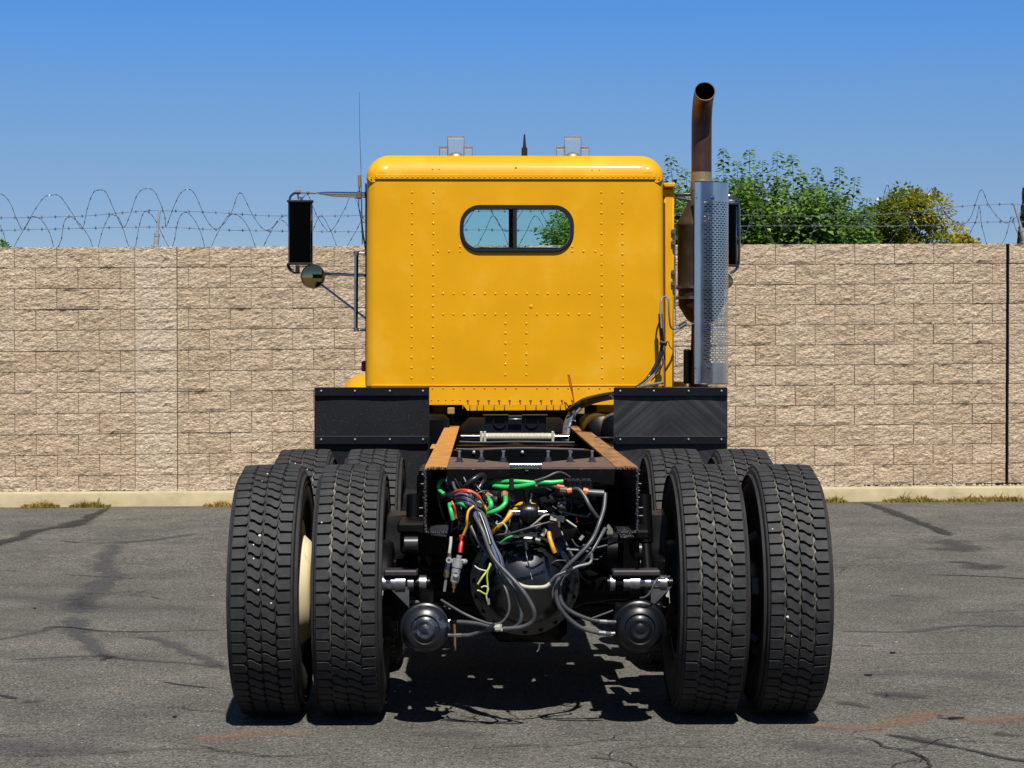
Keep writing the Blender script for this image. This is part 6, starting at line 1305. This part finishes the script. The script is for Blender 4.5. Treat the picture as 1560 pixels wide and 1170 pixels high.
hose('wire', 'yellow_wire', .0055, [(722, 771, 7.88), (714, 778, 7.87), (711.5, 790, 7.86), (711, 802, 7.87), (706, 815, 7.88)]); hose('wire', 'yellow_wire', .0045, [(738, 770, 7.9), (742, 780, 7.9), (740, 795, 7.92), (742, 806, 7.93), (747, 812, 7.93)])
hose('conduit', 'yellow_wire', .0115, [(748, 812, 7.95), (757, 803, 7.93), (767, 795, 7.93), (776, 785, 7.94), (779, 779, 7.95)]); hose('conduit', 'yellow_wire', .0115, [(786, 774, 8.02), (794, 768, 8.02), (804, 766.5, 8.02), (813, 770, 8.02), (818, 776, 8.03)]); hose('conduit', 'yellow_wire', .0095, [(836, 811, 8.0), (838, 822, 7.98), (842, 834, 7.97), (845, 842, 7.97)])
hose('conduit', 'rust_orange', .009, [(776, 785, 7.95), (786, 775, 8.0)])
hose('wire', 'hose_white', .004, [(758, 794, 7.9), (756, 797, 7.9), (759, 799, 7.9), (766, 797, 7.9), (772, 805, 7.9), (770, 814, 7.91)])
hose('wire', 'lime', .0042, [(747, 858, 7.8), (744, 867, 7.79), (735, 879, 7.78), (728, 890, 7.78)]); hose('wire', 'lime', .0036, [(748, 860, 7.8), (743, 871, 7.79), (742, 880, 7.79), (743, 893, 7.79), (741, 905, 7.79), (730, 900, 7.78), (727, 900, 7.78)]); hose('wire', 'hose_white', .0034, [(723, 862, 7.8), (730, 867, 7.79), (742, 870, 7.79)]); hose('wire', 'hose_white', .0034, [(733, 895, 7.79), (739, 893, 7.79), (744, 897, 7.79), (741, 908, 7.79), (744, 920, 7.79)])
hose('wire', 'wire_grey', .006, [(744, 912, 7.79), (744.5, 921, 7.79)])
hose('wire', 'hose_grey', .0045, [(755, 815, 7.93), (775, 813, 7.9), (800, 806, 7.88), (820, 800, 7.88), (838, 795, 7.9)]); hose('wire', 'hose_white', .004, [(808, 803, 7.92), (818, 795, 7.9), (828, 786, 7.9), (836, 784, 7.92)])
hose('air_line', 'hose_white', .008, [(785, 814, 8.02), (800, 815, 8.02), (818, 815, 8.02)]); fitting([(818, 815, 8.02), (822, 815, 8.02)], [.012], 'plastic', 8); fitting([(826, 816, 8.0), (831, 806, 8.0)], [.010], 'hose_white', 8)
hose('wire', 'hose_black', .003, [(799, 830, 7.86), (803, 850, 7.82), (808, 872, 7.8), (811, 885, 7.78), (813, 900, 7.78)]); fitting([(800, 826, 7.85), (802, 838, 7.84)], [.009], 'black_gloss', 8)
# canister on a bracket
m_ = MB(); c = W(806, 781, 7.95); m_.lathe(c, (1, 0, 0), [(-.036, .0001), (-.036, .030), (-.028, .036), (-.010, .037), (-.008, .040), (.008, .040), (.010, .037), (.028, .036), (.036, .030), (.036, .0001)], 28); cn = part('relay_canister', m_, 'black_gloss', truck)
m_ = MB(); m_.cyl(W(779, 781, 7.95), W(793, 781, 7.95), .013, 12); m_.cyl(W(820, 781, 7.95), W(833, 781, 7.95), .012, 12); part('canister_port', m_, 'chrome_soft', cn)
m_ = MB(); m_.bbox(W(778, 815, 7.96), W(792, 778, 7.96) + Vector((0, .05, 0)), .005); part('canister_bracket', m_, 'black', cn, smooth=0)
hose('conduit', 'hose_black', .014, [(802, 745, 7.99), (803, 757, 7.99), (804, 768, 7.99)]); hose('wire', 'hose_white', .004, [(810, 751, 7.97), (808, 765, 7.97)])
# valve block hanging under the right gusset
m_ = MB(); m_.bbox(W(860, 746, 7.97), W(903, 730, 7.97) + Vector((0, .08, 0)), .006); m_.bbox(W(866, 731, 7.98), W(884, 724, 7.98) + Vector((0, .06, 0)), .004); m_.bbox(W(887, 731, 7.98), W(902, 722, 7.98) + Vector((0, .06, 0)), .004); m_.cyl(W(892, 738, 7.965), W(892, 744, 7.965), .004, 8); vb = part('valve_block', m_, 'black_gloss', truck, smooth=0)
for x in (866, 873, 880, 889, 896):
    m_ = MB(); m_.cyl(W(x, 733, 7.965), W(x, 729, 7.965), .009, 6); part('block_cap', m_, 'weld', vb, smooth=0)
fitting([(895, 750, 7.93), (920, 751.5, 7.93)], [.014], 'hose_grey', 12, 'push_fitting'); fitting([(888, 748, 7.93), (895, 749.5, 7.93)], [.015], 'orange', 8, 'push_fitting'); fitting([(848, 741, 7.93), (859, 743, 7.93)], [.011], 'red', 8, 'push_fitting'); fitting([(853, 746, 7.93), (863, 747, 7.93)], [.014], 'gusset', 8, 'push_fitting'); fitting([(864, 748, 7.92), (871, 747, 7.92)], [.012], 'orange', 8, 'push_fitting')
hose('air_line', 'hose_grey', .008, [(800, 745, 7.97), (806, 743.5, 7.96), (820, 741.5, 7.95), (835, 739.5, 7.94), (848, 742, 7.93)])
# grey angle plate, tags
m_ = MB(); m_.prism([W(x, y, 8.05) for x, y in ((834, 797), (853, 793), (854, 815), (841, 824), (836, 812))], (0, .006, 0)); part('angle_plate', m_, 'gusset', truck, smooth=0)
m_ = MB(); m_.prism([W(x, y, 8.0) for x, y in ((839, 783), (860, 788), (859, 796), (838, 792))], (0, .02, 0)); part('wire_tag', m_, 'cream', truck, smooth=0)
hose('wire', 'hose_white', .004, [(860, 790, 7.99), (868, 796, 7.98), (878, 803, 7.98)]); hose('wire', 'red', .004, [(878, 788, 7.98), (880, 796, 7.98)])
m_ = MB(); m_.prism([W(x, y, 7.9) for x, y in ((722, 761), (727, 758), (736, 768), (733, 773), (724, 768))], (0, .012, 0)); part('wire_tag', m_, 'cream', truck, smooth=0)
# dense thin wiring around the junction
rwv = random.Random(12)
cols = ['hose_black'] * 4 + ['hose_grey'] * 4 + ['wire_grey'] * 3 + ['blue_wire', 'alu', 'hose_white']
for k in range(70):
    x, y = rwv.uniform(676, 740), rwv.uniform(722, 775); x2, y2 = rwv.uniform(682, 775), rwv.uniform(735, 830); Y = rwv.uniform(7.93, 8.2)
    hose('wire', rwv.choice(cols), rwv.uniform(.0025, .0055), [(x, y, Y + .05), (x + rwv.uniform(-12, 12), y + rwv.uniform(-8, 14), Y), ((x + x2) / 2 + rwv.uniform(-14, 14), (y + y2) / 2 + rwv.uniform(-9, 12), Y - .02), (x2, y2, Y + .04)], 6, 5)
for k in range(34):
    x, y = rwv.uniform(690, 900), rwv.uniform(726, 860); Y = rwv.uniform(8.02, 8.3)
    hose('wire', rwv.choice(['hose_black', 'hose_grey', 'hose_black', 'wire_grey']), rwv.uniform(.003, .006), [(x, y, Y), (x + rwv.uniform(10, 30), y + rwv.uniform(-8, 16), Y), (x + rwv.uniform(30, 70), y + rwv.uniform(-14, 22), Y + .05)], 6, 5)
for k in range(44):
    m_ = MB(); p = W(rwv.uniform(680, 900), rwv.uniform(722, 860), rwv.uniform(8.0, 8.2)); m_.cyl(p, p + Vector((rwv.uniform(-.03, .03), 0, rwv.uniform(-.02, .02))), rwv.uniform(.004, .010), 6); part('small_fitting', m_, rwv.choice(['steel', 'gusset', 'black_gloss', 'alu', 'weld']), truck, smooth=0)
hose('conduit', 'hose_black', .012, [(705, 748, 7.95), (712, 738, 7.93), (722, 730, 7.93), (733, 724, 7.95), (738, 728, 7.96), (732, 740, 7.95), (726, 750, 7.93)]); hose('conduit', 'hose_grey', .007, [(690, 735, 7.97), (692, 742, 7.95), (696, 748, 7.93)])
hose('conduit', 'hose_black', .016, [(676, 760, 7.97), (686, 755, 7.93), (694, 752, 7.92)])
# transverse tie rod, hangers and odd linkage under the axle
m_ = MB(); m_.tube([W(750, 905, 8.2), W(735, 870, 8.2), W(722, 845, 8.25)], .022, 10); part('lower_link', m_, 'black', truck)
m_ = MB(); m_.bbox((X0 - .62, YA + .45, .33), (X0 + .62, YA + .52, .40), .01); part('sway_bar', m_, 'black', truck)
hose('wire', 'rust_brown', .005, [(692, 950, 7.95), (693, 970, 7.96), (693, 992, 7.97)]); hose('wire', 'steel', .004, [(822, 980, 8.0), (821, 988, 8.0), (818, 993, 8.0)])
m_ = MB(); m_.bbox((X0 - .16, YA - .05, .30), (X0 + .16, YA + .2, .42), .04); m_.bbox((X0 + .06, YA - .12, .37), (X0 + .12, YA, .46), .01); part('axle_underside', m_, 'black', truck)
rf = random.Random(31)                       # random dark fillers added inside the frame to shade the ground below
for k in range(40):
    cx = XL + .06 + (XR - XL - .12) * rf.random(); cy = rf.uniform(8.5, 11.2); cz = rf.uniform(.62, .92); a, b_, h = rf.uniform(.04, .16), rf.uniform(.05, .16), rf.uniform(.02, .09)
    m_ = MB(); m_.bbox((cx - a, cy - b_, cz - h), (cx + a, cy + b_, cz + h), .01); part('frame_bracket', m_, 'black', truck, smooth=0)
for k in range(44):  # rounded fillers added for more shadow under the chassis
    cx = XL + .07 + (XR - XL - .14) * rf.random(); cy = rf.uniform(8.45, 9.9); cz = rf.uniform(.60, .88); m_ = MB(); a = rf.uniform(.04, .11); b_ = rf.uniform(.05, .12)
    m_.lathe((cx - a, cy, cz), (1, rf.uniform(-.6, .6), rf.uniform(-.3, .3)), [(0, .0001), (.004, b_ * .5), (a * .4, b_ * .62), (a * 1.6, b_ * .6), (a * 2, b_ * .4), (a * 2, .0001)], 10); part('shade_drum', m_, 'black', truck)
for k in range(8):  # lengthwise tubes added to break up the lit gaps
    x = XL + .08 + rf.random() * (XR - XL - .16); m_ = MB(); m_.tube(smoothpath([(x, 8.3, rf.uniform(.75, .95)), (x + rf.uniform(-.1, .1), 9.2, rf.uniform(.7, .95)), (x + rf.uniform(-.12, .12), 10.2, rf.uniform(.7, .95)), (x, 11.5, .9)], 5), rf.uniform(.01, .022), 7); part('shade_line', m_, 'hose_black', truck)
